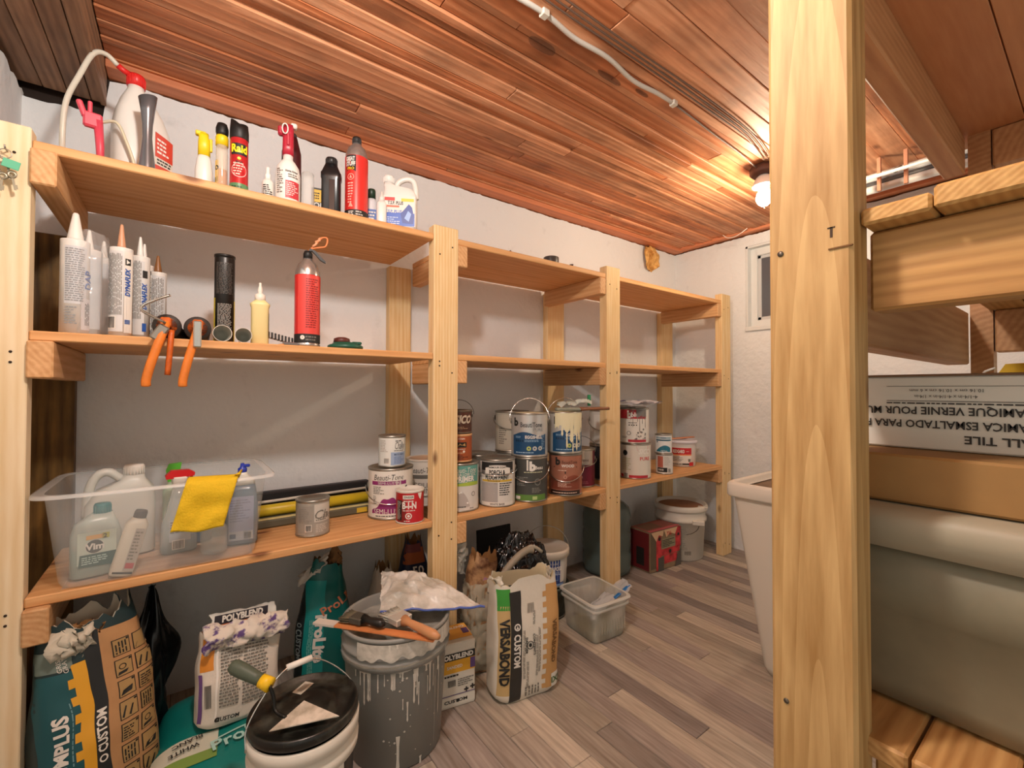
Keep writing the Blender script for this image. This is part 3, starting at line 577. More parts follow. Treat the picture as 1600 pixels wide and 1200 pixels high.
# 14 copper
cop = mat('a4644c', .35, .25)
t, o, D = can('stain_can', 'copper brown gallon can with a dark foot under the dripping blue can', 1.268, 1.338, ZB, .068, .166, cop, 'stain can', PC)
D.rect(-.067, .015, .067, .158, mat('a9705a', .4, .2)).rect(-.067, .005, .067, .022, mat('2c1c17', .4), 1).text('b', -.030, .137, .030, ink, bold=.05, lay=3).text('BeautiTone', .018, .134, .013, mat('4c2a20', .4), wide=.062, lay=3).text('WOOD', .010, .119, .011, white, bold=.03, lay=3)
D.poly([(-.05, .112), (-.046, .116), (.0, .096), (.046, .116), (.05, .112), (.0, .088)], ink, 2).band(-.066, .066, .026, lambda u: .07 + .012 * math.sin(u * 46), mat('8c4a38', .4, .2), 1, nu=20).fine(-.03, .035, .03, .06, 5, mat('e0b8a4', .5)).disc(0, .075, .007, mat('d8a890', .5), 3, rin=.005).fine(-.055, .009, .055, .017, 1, mat('d8b8a4', .5)).fine(-.03, .098, .03, .104, 1, mat('e8cbb8', .5)).build('label', t)
bail(t, .068, .166, 'front', .70, reach=1.0, rr=.0019)
# 15 maroon and the dark ones behind
t, o, D = can('paint_can', 'maroon and silver gallon can just left of the third post', 1.425, 1.415, ZB, .0695, .164, mat('6a1230', .4), group=PC, lidm=mat('b8b3a4', .5))
D.band(-.068, .068, lambda u: .098 - .2 * max(0, u) * .2, .158, mat('b4ada4', .35, .4), 0).text('BeautiTone', .0, .118, .014, mat('4a2a30', .5), lay=2).disc(.008, .045, .007, mat('c08a98', .5), 2).fine(-.05, .015, .05, .035, 3, mat('a35a6c', .5)).drip(.018, .16, .04, .014, offw, 3).build('label', t)
bail(t, .0695, .164, 'front', .72, m=dull, reach=.5)
bail(t, .0695, .164, 'up', .95, m=mat('6b6258', .4, .7), reach=.7, rr=.0012, name='second_handle', lean=.02)
t, o, D = can('paint_can', 'black gallon can half hidden behind the third post', 1.628, 1.452, ZB, .069, .164, mat('1e1e20', .4), group=PC)
D.rect(-.06, .02, .06, .15, mat('2a2a2e', .45)).fine(.014, .045, .058, .11, 12, pgrey).rect(.042, .008, .058, .028, pgrey, 2).rect(.028, .125, .044, .145, paper, 2).build('label', t)
t, o, D = can('paint_can', 'pale can on top of the black can, mostly behind the third post', 1.628, 1.452, ZB + .1645, .067, .162, mat('d8d4cc', .4), group=PC)
D.rect(-.05, .02, .05, .14, paper).build('label', t); bail(t, .067, .162, 'front', .72, m=dull, reach=.9)
# 16 red/white stack
t, o, D = can('paint_can', 'white gallon can with red foot stripe and black ear, right of the third post', 1.778, 1.385, ZB, .0735, .166, mat('dbd7cd', .4), group=PC, turn=-6)
D.rect(-.073, .005, .073, .158, mat('dcd8ce', .45)).rect(-.073, .006, -.052, .02, red, 1).rect(-.022, .005, .073, .018, mat('b52a3a', .45), 1).code(-.048, .006, -.028, .026, ink, paper).fine(-.06, .04, -.01, .10, 7, mat('b8b68e', .5)).poly([(.012, .155), (.073, .158), (.073, .125), (.02, .132)], mat('d5333f', .45), 1).text('SICO', .052, .130, .024, white, bold=.05, wide=.062, sh=.3, lay=3).text('PURE', .055, .096, .017, red, bold=.01, lay=2)
D.build('label', t); Decal(cyl_S(.0735 * .985)).disc(-.042, .122, .013, ink, 3).build('handle_ear', t); bail(t, .0735, .166, 'up', .0, reach=0.01) if False else None
t, o, D = can('paint_can', 'red topped white gallon can with grey drips down its front, upper of its stack', 1.768, 1.385, ZB + .1665, .0705, .168, mat('dedad2', .4), group=PC, turn=-6)
D.rect(-.07, .118, .07, .162, mat('b21f2d', .4)).rect(-.07, .006, .07, .118, mat('dfdbd3', .45)).text('b', -.012, .138, .034, white, bold=.05, lay=3).text('blu', .012, .137, .022, white, bold=.03, lay=3)
for i in range(4): D.disc(-.014 + i * .011, .088, .003, ink, 2)
D.fine(-.018, .096, .034, .102, 1, ink).disc(-.016, .05, .010, grey_ink, 2, rin=.0075).rect(-.02, .008, .07, .020, mat('b52a3a', .45), 1).fine(-.055, .025, -.025, .035, 2, grey_ink)
gp = mat('77736f', .45); D.band(.018, .07, lambda u: .128 + .012 * noise.noise((u * 60, 1, 0)), .163, gp, 3, nu=14)
for u_, l in [(.003, .085), (.024, .06), (.034, .11), (.047, .07), (.058, .05), (-.006, .05), (.064, .09), (.041, .045)]: D.drip(u_, .162, l, .0035, gp, 4)
for k in range(16): D.disc(.02 + r.uniform(-.01, .045), .022 + abs(r.gauss(0, .016)), r.uniform(.0015, .005), gp, 4, n=7)
D.build('label', t)
# small pair
t, o, D = can('stain_can', 'small white can with a brown and black label, lower of the slim pair', 1.966, 1.352, ZB, .0415, .102, mat('d8d5cf', .4), 'stain can', PC)
D.rect(-.036, .035, -.006, .090, mat('b0604e', .45)).rect(-.036, .012, .014, .034, ink, 1).code(.018, .010, .032, .03, grey_ink, paper).fine(-.03, .018, .008, .028, 2, paper).fine(.0, .045, .034, .09, 7, pgrey).build('label', t)
t, o, D = can('paint_can', 'small white can with a teal brush picture, upper of the slim pair', 1.962, 1.354, ZB + .1025, .0410, .098, mat('e2e2e0', .4), group=PC)
D.rect(-.04, .074, .04, .084, mat('9ab2bd', .5)).rect(-.04, .064, .04, .071, mat('24586e', .5)).text('FARM', 0, .079, .007, navy, lay=2).band(-.036, .036, .010, lambda u: .016 + .026 * max(0, math.sin((u + .036) / .072 * 2.6)), mat('1f6f86', .45), 1, nu=14).poly([(-.036, .058), (-.030, .062), (.004, .036), (-.004, .030)], mat('24586e', .5), 3).text('METAL', .004, .014, .008, white, lay=3).build('label', t)
# sealing pail
t = thing('sealant_pail', 'short round tub with a red banner lettered GARD, rightmost on the bottom shelf', 'tub', (2.262, 1.448, ZB), face(2.262, 1.448) - .08, PC)
q = MB(); q.lathe([(0, .002), (.072, 0), (.075, .004), (.080, .118), (.081, .130)], mat('d9d4cf', .4), 40, close=False); q.build('body', t)
q = MB(); q.lathe([(.0, .138), (.078, .138), (.082, .144), (.086, .144), (.087, .128), (.083, .126), (.083, .134), (.0, .134)], mat('d5d0d8', .35), 40, close=False); q.build('lid', t)
D = Decal(cyl_S(lambda v: .0755 + .0045 * v / .118)); D.rect(-.078, .012, .078, .022, ink).rect(-.06, .020, .062, .108, mat('e2ddd6', .5), 1).rect(-.062, .068, .064, .104, mat('c41d28', .45), 2).rect(-.062, .062, .064, .069, mat('e8a070', .5), 2).text('REDGARD', -.006, .085, .018, white, bold=.04, wide=.062, lay=4).fine(.034, .082, .058, .088, 1, paper, 4).fine(-.04, .03, .02, .058, 6, grey_ink, 3).code(.044, .028, .058, .044, ink, paper, 3).rect(.050, .006, .078, .026, red, 3).fine(-.05, .013, .02, .020, 1, paper, 4).disc(-.045, .118, .004, red, 2)
D.build('label', t)
q = MB(); q.box((-.115, -.010, 0), (.115, .012, .0055), wood('stir_stick', 'e39a72', 'cb7a52', 'X', ring=20, knots=False), .001); tag(q.build('stir_stick', None, (2.29, 1.47, ZB + .1445), (0, 0, -.10)), 'orange wooden stir stick laid across the short tub with the red banner', 'stir stick')
# things on top of the stacks
zt_ = ZB + .1665 + .168
t = thing('putty_knife', 'grey putty knife under the folded plastic bag on the red topped can', 'putty knife', (1.722, 1.335, zt_ + .002), .05)
MB().prism([(-.045, -.004), (.035, -.004), (.035, .002), (-.045, .002)], -.028, .022, mat('6e6a64', .4, .6), trm(0, 0, .004)).build('blade', t); MB().tube([(-.045, 0, .004), (-.075, -.002, .006), (-.14, -.004, .006)], .006, mat('37322e', .6), 8, radii=[.004, .008, .010]).build('grip', t)
def sheet(name, fn, nu, nv, m, th=.0006, T=None, parent=None): q = MB(); q.grid(fn, nu, nv, m); return q.build(name, parent, solid=th)
t = thing('zip_bag', 'folded clear zip bag with a purple seal strip lying on the red topped can', 'plastic bag', (1.80, 1.375, zt_ + .012), .10)
def zf(u, v, s=0): 
    x = (u - .45) * .235; y = (v - .5) * .10; return (x, y, .006 + .014 * math.sin(u * 5.2 + v) ** 2 * (1 - abs(v - .5)) + .008 * noise.noise((x * 30, y * 30, 2 + s)) + s * .006 - (.02 * max(0, u - .72) if 1 else 0))
q = MB(); wp = mat('e4e2ea', .25, 0, .75); q.grid(lambda u, v: zf(u, v), 28, 12, wp); q.grid(lambda u, v: zf(u, v, 1), 28, 12, wp); q.build('bag_film', t)
q = MB(); q.tube([Vector(zf(u / 14, .97, 1)) + Vector((0, 0, .002)) for u in range(15)], .0022, mat('4e4a9e', .4)); q.build('seal_strip', t)
t = thing('paint_brush', 'flat wooden brush handle with crumpled plastic over its bristles on the cream streaked can', 'paint brush', (1.285, 1.315, ZB + .3335), -.55)
MB().tube([(.03, 0, .008), (.075, 0, .009), (.115, 0, .010), (.155, 0, .010)], .006, mat('8a5a3c', .5), 8, radii=[.009, .006, .007, .006]).build('handle', t)
MB().box((-.07, -.02, .001), (.032, .02, .014), mat('8f9385', .6, bump=.4), .004).build('bristles', t)
t2 = thing('crumpled_film', 'crumpled clear plastic wrap with a green edge on the cream streaked can', 'plastic wrap', (1.305, 1.325, ZB + .348), -.55)
q = MB(); q.grid(lambda u, v: tuple(Vector(((u - .5) * .13, (v - .5) * .055, .004 + .014 * math.sin(PI * v) + .016 * u)) + nz(((u * 3), v * 3, 4), 2.2, .012)), 26, 12, mat('d5dbd2', .25, 0, .7)); q.build('film', t2)
q = MB(); q.box((.058, -.004, .006), (.070, .012, .052), mat('2f8a5a', .4), .002); q.build('green_edge', t2)
# ---------------------------------------------------------------- soft and moulded shapes
def loft(q, secs, m, n=40, e=3.2, T=None, cap=True):      # secs: (z, half width, half depth, cx, cy)
    vs = []; fs = []
    for s_ in secs:
        z, a, d = s_[:3]; cx, cy = (s_[3], s_[4]) if len(s_) > 3 else (0, 0); ee = s_[5] if len(s_) > 5 else e
        for i in range(n):
            t = 2 * PI * i / n; c_, si = math.cos(t), math.sin(t)
            vs.append((cx + a * math.copysign(abs(c_) ** (2 / ee), c_), cy + d * math.copysign(abs(si) ** (2 / ee), si), z))
    for j in range(len(secs) - 1):
        for i in range(n): k = (i + 1) % n; fs.append([j * n + i, j * n + k, (j + 1) * n + k, (j + 1) * n + i])
    if cap: fs.append(list(range(n))[::-1]); fs.append([(len(secs) - 1) * n + i for i in range(n)])
    return q.add(vs, fs, m, True, T)
def bottle(root, secs, m, name='body', e=3.2, T=None): q = MB(); loft(q, secs, m, e=e, T=T); return q.build(name, root)
def cap(root, r_, z0, h, m, x=0, y=0, name='cap', rib=True, T=None):
    q = MB(); q.lathe([(0, z0), (r_, z0), (r_, z0 + h * .85), (r_ * .9, z0 + h), (0, z0 + h)], m, 24, (T or Matrix()) @ trm(x, y, 0))
    if rib:
        for i in range(20):
            a = 2 * PI * i / 20; q.box((-.0006, -.0006, z0 + h * .08), (.0006, .0006, z0 + h * .8), m, 0, (T or Matrix()) @ trm(x + r_ * math.cos(a), y + r_ * math.sin(a), 0))
    return q.build(name, root)
def at(name, label, cat, x, y, z, group=None, turn=0): return thing(name, label, cat, (x, y, z), face(x, y) + math.radians(turn), group)
GT = 'bottles and cans on the top shelf'
wplast = mat('e4e1da', .35); clear = mat('e8ecec', .1, 0, .35)
# ---- top shelf
t = at('sprayer_jug', 'big white sprayer jug with red cap and red label, left end of the top shelf', 'jug', -.088, 1.50, ZT, GT, 14)
T_ = .0
bottle(t, [(0, .056, .038), (.004, .060, .041), (.10, .060, .041), (.16, .058, .040, -.002, 0), (.20, .048, .036, -.006, 0), (.235, .034, .03, -.010, 0, 2.6), (.262, .018, .018, -.014, 0, 2), (.276, .016, .016, -.014, 0, 2)], wplast)
D = Decal(lambda u, v: (.0 + .034 + u, -.0425 + max(0, u) ** 2 * 9 + (0 if v < .16 else (v - .16) * .1), v - (u - .0) * .5 * (v / .165)), .0006); rl = mat('c9402e', .45)
D.rect(-.018, .012, .020, .150, mat('d9d0c2', .5)).rect(-.018, .09, .020, .150, rl, 1).rect(-.018, .055, .020, .07, rl, 1).rect(-.018, .012, .020, .05, mat('9a6a3c', .5), 1).fine(-.014, .098, .016, .14, 4, paper).fine(-.014, .072, .016, .088, 2, ink).fine(-.014, .018, .016, .045, 4, paper).build('label', t)
cap(t, .019, .272, .030, mat('d42320', .4), -.014, 0)
MB().tube([(-.014, 0, .297), (-.040, -.004, .300), (-.052, -.006, .306)], .007, mat('d42320', .4), 10).build('spout', t)
hose = MB().tube(catmull([(-.052, -.006, .306), (-.075, -.01, .318), (-.10, -.02, .300), (-.125, -.03, .23), (-.148, -.035, .15), (-.152, -.03, .06), (-.145, -.01, .008)], 6), .0055, mat('d9d5c6', .35, 0, .9), 10).build('hose', t)
MB().tube(catmull([(-.088, -.03, .135), (-.062, -.05, .14), (-.045, -.056, .10), (-.030, -.058, .05), (-.026, -.055, .006)], 6), .0035, mat('d9d0b4', .35), 8).build('hose_tail', t)
t = at('spray_wand', 'pink red plastic spray wand standing against the white jug', 'spray nozzle', -.182, 1.405, ZT, GT)
pk = mat('d84a5e', .4); MB().tube([(.026, 0, 0), (.024, 0, .06), (.020, 0, .12)], .008, pk, 12, radii=[.006, .008, .009]).build('tube', t)
MB().box((-.006, -.008, .10), (.028, .008, .135), pk, .004).box((-.006, -.007, -.015), (.005, .007, .022), pk, .003, trm(-.006, 0, .135) @ rotm('Y', -18)).box((.002, -.006, .12), (.010, .006, .160), pk, .003).build('trigger_head', t)
t = at('funnel_nozzle', 'grey metallic hourglass shaped nozzle with a slanted flared top', 'nozzle', -.072, 1.392, ZT, GT)
gm = mat('7d7f84', .25, .6); q = MB(); q.lathe([(0, 0), (.0185, 0), (.019, .01), (.0155, .04), (.0115, .08), (.0095, .105), (.0105, .135), (.014, .17), (.0185, .203), (.0175, .203), (.012, .165), (0, .15)], gm, 32)
q.v = [(x, y, z + (x * .28 if z > .19 else 0)) for x, y, z in q.v]; q.build('body', t)
t = at('spray_bottle', 'small white bottle with a yellow flip cap', 'bottle', .042, 1.405, ZT, GT)
bottle(t, [(0, .018, .014), (.003, .0195, .015), (.06, .0195, .015), (.09, .016, .013), (.102, .012, .011)], wplast, e=2.4)
q = MB(); loft(q, [(.100, .0135, .0125), (.135, .0135, .0125), (.15, .011, .010, -.001, 0), (.160, .0135, .008, -.004, 0)], mat('ecd01c', .4), e=2.5); q.box((-.019, -.008, .152), (.004, .008, .163), mat('ecd01c', .4), .002); q.box((.011, -.004, .115), (.018, .004, .150), mat('ecd01c', .4), .002); q.build('cap', t)
t = at('spray_bottle', 'slim clear bottle half full of amber liquid, yellow collar and black cap', 'bottle', .080, 1.388, ZT, GT)
bottle(t, [(.0005, .0125, .0125), (.003, .0135, .0135), (.125, .0135, .0135), (.135, .012, .012)], mat('e6dcc6', .1, 0, .45), e=2.2); bottle(t, [(.002, .0122, .0122), (.068, .0122, .0122)], mat('e0861c', .15, 0, .9), 'liquid', 2.2)
cap(t, .0145, .132, .026, mat('ecd01c', .4), name='collar', rib=False); MB().lathe([(0, .158), (.0125, .158), (.0145, .166), (.0145, .178), (.011, .190), (0, .194)], black, 20).build('cap', t)
D = Decal(cyl_S(.0137)); D.rect(-.022, .03, -.008, .09, yellow).disc(-.013, .07, .006, ink, 1).rect(-.02, .034, -.01, .046, ink, 1).build('label', t)
t = at('aerosol_can', 'red insect spray can with a black slanted cap and yellow lettering on black', 'spray can', .117, 1.368, ZT, GT)
q = MB(); q.lathe([(0, .001), (.0205, 0), (.0215, .003), (.0210, .006), (.0210, .148), (.0185, .156), (0, .156)], mat('c22c30', .3, .2), 32); q.build('body', t)
D = Decal(cyl_S(.0211)); D.rect(-.033, .005, .033, .03, mat('5a8a5c', .4)).rect(-.019, .104, .0195, .134, ink, 1).poly([(-.018, .105), (.0, .094), (.0185, .105)], ink, 1).text('Raid', .0005, .120, .021, mat('f4e11c', .4), bold=.04, lay=3, wide=.036).disc(0, .064, .017, mat('d8282c', .4), 1, rin=.0).disc(0, .064, .0185, paper, 0, rin=.0165).disc(0, .094, .004, mat('f4e11c', .4), 3).fine(-.013, .05, .013, .085, 5, mat('f0c8b8', .5)).fine(-.018, .009, .018, .024, 2, mat('2a4a2c', .5)).text('MAX', 0, .085, .005, ink, lay=3, bold=.02).build('label', t)
q = MB(); q.lathe([(.0205, .150), (.0218, .152), (.0218, .172), (.020, .186), (.0, .186)], black, 32, close=False); q.v = [(x, y, z + ((abs(x) * .5 - x * .25) if z > .18 else 0)) for x, y, z in q.v]; q.build('cap', t)
t = at('spray_bottle', 'tiny white spray bottle with printed lines, left of the tall red topped sprayer', 'bottle', .185, 1.372, ZT, GT)
MB().lathe([(0, 0), (.0135, 0), (.0145, .003), (.0145, .058), (.010, .066), (.0065, .068), (0, .068)], wplast, 24).build('body', t); MB().lathe([(0, .066), (.0075, .066), (.0075, .082), (.005, .084), (.005, .098), (.003, .102), (0, .102)], mat('f0efe9', .35), 20).build('cap', t)
Decal(cyl_S(.0147)).fine(-.012, .01, .014, .05, 7, ink).build('label', t)
t = at('trigger_sprayer', 'white spray bottle with a red and white trigger head on the top shelf', 'spray bottle', .234, 1.368, ZT, GT)
q = MB(); q.lathe([(0, .001), (.029, 0), (.0315, .004), (.0315, .092), (.028, .112), (.018, .128), (.0125, .134), (.0125, .15), (0, .15)], mat('eae7e1', .3), 36); q.build('body', t)
D = Decal(cyl_S(.0317)); D.fine(-.030, .03, -.010, .10, 12, grey_ink).rect(-.006, .018, .032, .066, mat('c83a44', .45)).text('Home Armor', .010, .092, .006, ink, bold=.03, lay=2, wide=.032).fine(-.004, .024, .03, .062, 7, mat('f0c8c4', .5)).fine(.0, .074, .03, .086, 2, grey_ink).build('label', t)
pr = mat('b5283c', .35); q = MB(); loft(q, [(.146, .0145, .0135), (.170, .0145, .0135), (.185, .014, .013), (.21, .014, .012, .0, 0), (.232, .012, .011, .002, 0)], pr, e=2.8); q.box((-.026, -.009, .200), (-.008, .009, .226), pr, .004); q.box((.006, -.008, .226), (.022, .008, .240), paper, .003); q.box((-.004, -.017, .17), (.004, -.010, .205), pr, .003); q.build('trigger_head', t)
q = MB(); q.tube([(-.008 + .007 * math.cos(a * PI / 8), -.017, .214 + .014 * math.sin(a * PI / 8)) for a in range(16)], .0018, white, 6, closed=True); q.build('loop', t)
t = at('spray_bottle', 'dark red bottle hidden behind the red and white trigger sprayer', 'bottle', .266, 1.50, ZT, GT)
bottle(t, [(0, .028, .022), (.15, .028, .022), (.22, .027, .02), (.268, .016, .015)], mat('4a161b', .4), e=2.6); cap(t, .014, .268, .012, ink)
t = at('clear_cup', 'clear upturned plastic cup with a red band', 'cup', .290, 1.388, ZT, GT)
MB().lathe([(.0205, 0), (.0205, .010), (.019, .012), (.0165, .118), (.015, .121), (0, .121), (0, .1195), (.0155, .1195)], mat('e8eae8', .1, 0, .38), 32, close=False).build('shell', t); MB().lathe([(.0215, .001), (.0215, .011), (.020, .012), (.020, .001)], mat('c9332c', .4), 32, close=False).build('band', t)
t = at('small_box', 'little black and yellow carton lettered ON', 'box', .325, 1.425, ZT, GT)
MB().box((-.017, -.012, 0), (.017, .012, .098), mat('1d1a17', .5), .0015).build('carton', t); Decal(front_S(-.0122)).rect(-.014, .055, .015, .092, mat('e2b321', .5)).text('ON', .006, .045, .016, paper, bold=.02).fine(-.012, .062, .012, .085, 3, ink).fine(-.014, .008, .014, .03, 3, mat('c9a23a', .5)).build('label', t)
t = at('oil_bottle', 'black motor oil bottle with chamfered shoulders', 'bottle', .354, 1.382, ZT, GT, -8)
bottle(t, [(0, .024, .018), (.004, .0265, .020), (.115, .0265, .020), (.120, .0285, .021), (.134, .0285, .021), (.138, .026, .019), (.162, .016, .015)], mat('1b1b1d', .25), e=5); cap(t, .0165, .160, .022, mat('0f0f10', .4))
MB().box((-.004, -.0215, .01), (.012, -.0198, .112), mat('26262a', .2), .001).build('panel', t)
def foam_can(nm, label, x, y, z, rr, H_, body, top, cat, group=None, turn=0):
    t = at(nm, label, cat, x, y, z, group, turn)
    q = MB(); q.lathe([(0, .003), (rr * .92, 0), (rr + .0008, .002), (rr + .0008, .006), (rr * .985, .008), (rr * .985, H_ * .80), (rr * .95, H_ * .855), (rr * .75, H_ * .93), (rr * .42, H_ * .975), (rr * .38, H_), (0, H_)], mat('c6c7c6', .22, .8), 36); q.build('body', t)
    D = Decal(cyl_S(lambda v: rr * .99)); D.rect(-rr * 3.0, .010, rr * 3.0, H_ * .80, body); return t, D
t, D = foam_can('foam_can', 'tall red and black foam spray can, biggest on the top shelf', .425, 1.372, ZT, .0335, .246, mat('d9352f', .35), None, 'spray can', GT)
D.rect(-.06, .010, .06, .032, ink, 1).rect(-.04, .034, -.018, .19, mat('c92c28', .4), 1).band(-.034, -.002, lambda u: .146 + .006 * math.sin((u + .034) * 98), .196, ink, 1).text('GREAT', -.019, .184, .013, white, bold=.04, lay=3, wide=.028).text('STUFF', -.018, .169, .013, white, bold=.04, lay=3, wide=.028).text('PRO', -.017, .155, .008, yellow, bold=.03, lay=3).disc(-.017, .130, .010, mat('f0a898', .5), 2, rin=.008).poly([(-.021, .126), (-.017, .137), (-.013, .126)], mat('f0a898', .5), 2)
D.fine(-.026, .05, -.008, .115, 8, mat('f2b0a4', .5)).fine(-.024, .014, -.004, .028, 3, paper).fine(-.002, .014, .026, .03, 2, pgrey).poly([(-.024, .04), (-.017, .055), (-.010, .04)], mat('f0a898', .5), 2).build('label', t); cap(t, .0130, .244, .020, black, name='cap')
t = at('glue_bottle', 'slim blue and white bottle with a dark green cap behind the tall red can', 'bottle', .492, 1.43, ZT, GT)
bottle(t, [(0, .016, .013), (.004, .018, .014), (.10, .018, .014), (.112, .012, .012)], mat('e0e2e6', .35), e=2.4); cap(t, .0125, .112, .032, mat('1e3a2a', .4), rib=False); Decal(front_S(-.0146)).rect(-.014, .01, .016, .075, mat('2f62ae', .45)).fine(-.01, .02, .014, .07, 5, paper).build('label', t)
t = at('glue_bottle', 'small plain white bottle with a stepped nozzle beside the blue labelled jug', 'bottle', .506, 1.378, ZT, GT)
bottle(t, [(0, .014, .011), (.004, .0155, .012), (.082, .0155, .012), (.092, .010, .009)], mat('e6e4de', .35), e=3); MB().lathe([(0, .09), (.008, .09), (.008, .104), (.004, .108), (.003, .122), (0, .122)], white, 16).build('cap', t)
t = at('cleaner_jug', 'white handled jug with a blue cleaner label beside the second post on top', 'jug', .571, 1.385, ZT, GT, -6)
bottle(t, [(0, .050, .024), (.004, .0545, .026), (.118, .0545, .026), (.130, .052, .025), (.146, .046, .022, -.004, 0), (.156, .020, .018, -.032, 0), (.168, .014, .014, -.036, 0, 2)], mat('e9e6df', .3), e=5)
cap(t, .0165, .166, .024, mat('efece6', .35), -.036, 0)
MB().tube(catmull([(-.014, 0, .150), (-.004, 0, .172), (.020, 0, .184), (.042, 0, .178), (.050, 0, .150), (.051, 0, .120)], 5), .009, mat('e9e6df', .3), 12).build('handle', t)
D = Decal(front_S(-.0266)); D.rect(-.050, .018, .050, .118, paper).rect(-.048, .020, .048, .062, mat('2f5fc0', .4), 1).text('T.S.P. PLUS', -.012, .094, .011, ink, bold=.02, lay=3, wide=.048).rect(-.046, .101, -.014, .112, mat('cf2f2a', .4), 1).rect(-.046, .080, .0, .086, mat('d95f3a', .4), 1).text('T.S.P. PLUS', -.018, .066, .010, mat('2f5fc0', .4), bold=.02, lay=3, wide=.052).rect(.006, .100, .046, .110, mat('d6d04a', .5), 1)
D.poly([(.010, .03), (.004, .060), (.016, .074), (.030, .092), (.040, .082), (.047, .05), (.044, .028)], mat('1d3f96', .4), 2).poly([(.016, .045), (.028, .07), (.038, .06), (.03, .035)], mat('8fb0e6', .4), 3).fine(-.044, .024, .006, .050, 4, mat('bcd0f2', .5), 3).build('label', t)
# odds and ends on the middle bay of the top shelf
t = at('wood_offcut', 'small dark red brown scrap of wood lying on the second bay of the top shelf', 'wood scrap', 1.055, 1.42, ZT)
MB().prism([(-.028, 0), (.028, 0), (.018, .012), (-.006, .048), (-.026, .034)], -.012, .012, mat('6d3a2c', .6, var=.3)).build('block', t)
t = at('tape_roll', 'dark roll of tape lying flat on the second bay of the top shelf', 'tape', 1.236, 1.39, ZT)
MB().lathe([(.018, 0), (.031, 0), (.032, .002), (.032, .044), (.031, .046), (.018, .046), (.018, 0)], mat('3e3a38', .4), 32, close=False).build('roll', t)
for i, (x, y, a, lb) in enumerate([(1.345, 1.37, .5, 'thin dark bent metal bracket, left of the two scraps near the third post'), (1.405, 1.38, -.2, 'thin dark bent metal bracket nearest to the third post on the top shelf')]):
    t = thing('metal_bracket', lb, 'bracket', (x, y, ZT), a); q = MB(); q.box((-.028, -.008, 0), (.028, .008, .003), mat('4a3a34', .5, .5), .0008); q.build('plate', t); MB().box((-.028, -.008, .003), (-.025, .008, .026 - i * .008), mat('4a3a34', .5, .5), .0008).build('flange', t)

# ---- middle shelf
GM = 'caulk tubes on the middle shelf'
tubew = mat('dfdeda', .4)
def caulk(label, x, y, rr, h, tip, tipm=white, tiph=.055, turn=0, blank=False, name='caulk_tube', tr=.0075, lean=None, body=tubew, inkc=None):
    t = at(name, label, 'caulk tube', x, y, ZM, GM, turn)
    if lean: t.rotation_euler = (lean[0], lean[1], t.rotation_euler.z)
    MB().lathe([(0, .003), (rr * .9, .003), (rr * .9, 0), (rr, 0), (rr, h - .003), (rr * .99, h), (rr * .93, h), (rr * .93, h - .004), (rr * .5, h - .002), (0, h - .002)], body, 32).build('tube', t)
    MB().lathe([(0, h - .002), (tr * 1.3, h - .002), (tr * 1.15, h + .006), (tr * .45, h + tiph - .003), (tr * .3, h + tiph), (0, h + tiph)], tipm, 16).build('nozzle', t)
    return t, Decal(cyl_S(rr * 1.003))
gt = mat('8e9296', .5); bl = mat('2456a8', .4)
t, D = caulk('white caulk tube with an empty looking panel and fine print, leftmost in a clear bag', -.189, 1.352, .0242, .205, 1, turn=6, tr=.012, tiph=.062)
D.rect(-.020, .065, .018, .19, mat('c9ccd0', .5)).fine(-.018, .07, .014, .186, 24, gt, fill=.9).fine(-.018, .02, .006, .06, 7, gt).rect(.008, .01, .030, .078, mat('d4d2d6', .5), 1).fine(.014, .02, .026, .07, 4, ink, vert=True).text('DAP', .022, .12, .016, bl, rot=PI / 2, bold=.02, lay=3).build('label', t)
t, D = caulk('white caulk tube in a clear bag, second from the left', -.176, 1.425, .0235, .205, 1, tr=.007, tiph=.048, turn=10); D.rect(-.01, .02, .02, .19, mat('ccd0d4', .5)).build('label', t)
t, D = caulk('white caulk tube in a clear bag, rearmost on the left', -.158, 1.498, .0235, .205, 1, tr=.0065, tiph=.045); D.rect(-.01, .02, .02, .19, mat('ccd0d4', .5)).build('label', t)
t = at('bag_wrap', 'clear plastic bag round the three leftmost caulk tubes', 'plastic bag', -.172, 1.43, ZM + .001)
q = MB()
def wrap(u, v):
    a = 2 * PI * u; k = 1 - max(0, v - .72) * 1.1; p = Vector((math.cos(a) * .043 * k + .010 * v * 0, math.sin(a) * .112 * k, v * .235)); return tuple(p + nz((math.cos(a), math.sin(a), v * 3), 3, .008))
q.grid(wrap, 44, 20, mat('e8eaec', .15, 0, .22), wrap=True); q.build('bag_film', t)
t, D = caulk('white caulk tube with a fleshy tan nozzle and sideways blue lettering', -.1135, 1.362, .0212, .205, 1, mat('cf9a78', .4), .057, tr=.0068, turn=-6)
D.rect(-.028, .012, .006, .196, mat('d3d4d4', .5)).fine(-.026, .05, .004, .19, 12, grey_ink, vert=True).code(-.024, .02, -.008, .045, ink, paper).rect(.008, .01, .026, .196, paper, 0).text('DYNAFLEX', .014, .125, .0095, bl, rot=PI / 2, bold=.04, lay=3, sh=.2, wide=.062).rect(.009, .165, .02, .18, ink, 2).poly([(.011, .167), (.018, .172), (.011, .178)], paper, 3).text('III', .014, .035, .010, bl, bold=.03, lay=3, rot=PI / 2).build('label', t)
t, D = caulk('white caulk tube with sideways blue lettering just behind the tan nozzled one', -.083, 1.412, .0195, .203, 1, mat('e3e5e1', .4), .05, tr=.006, turn=-4)
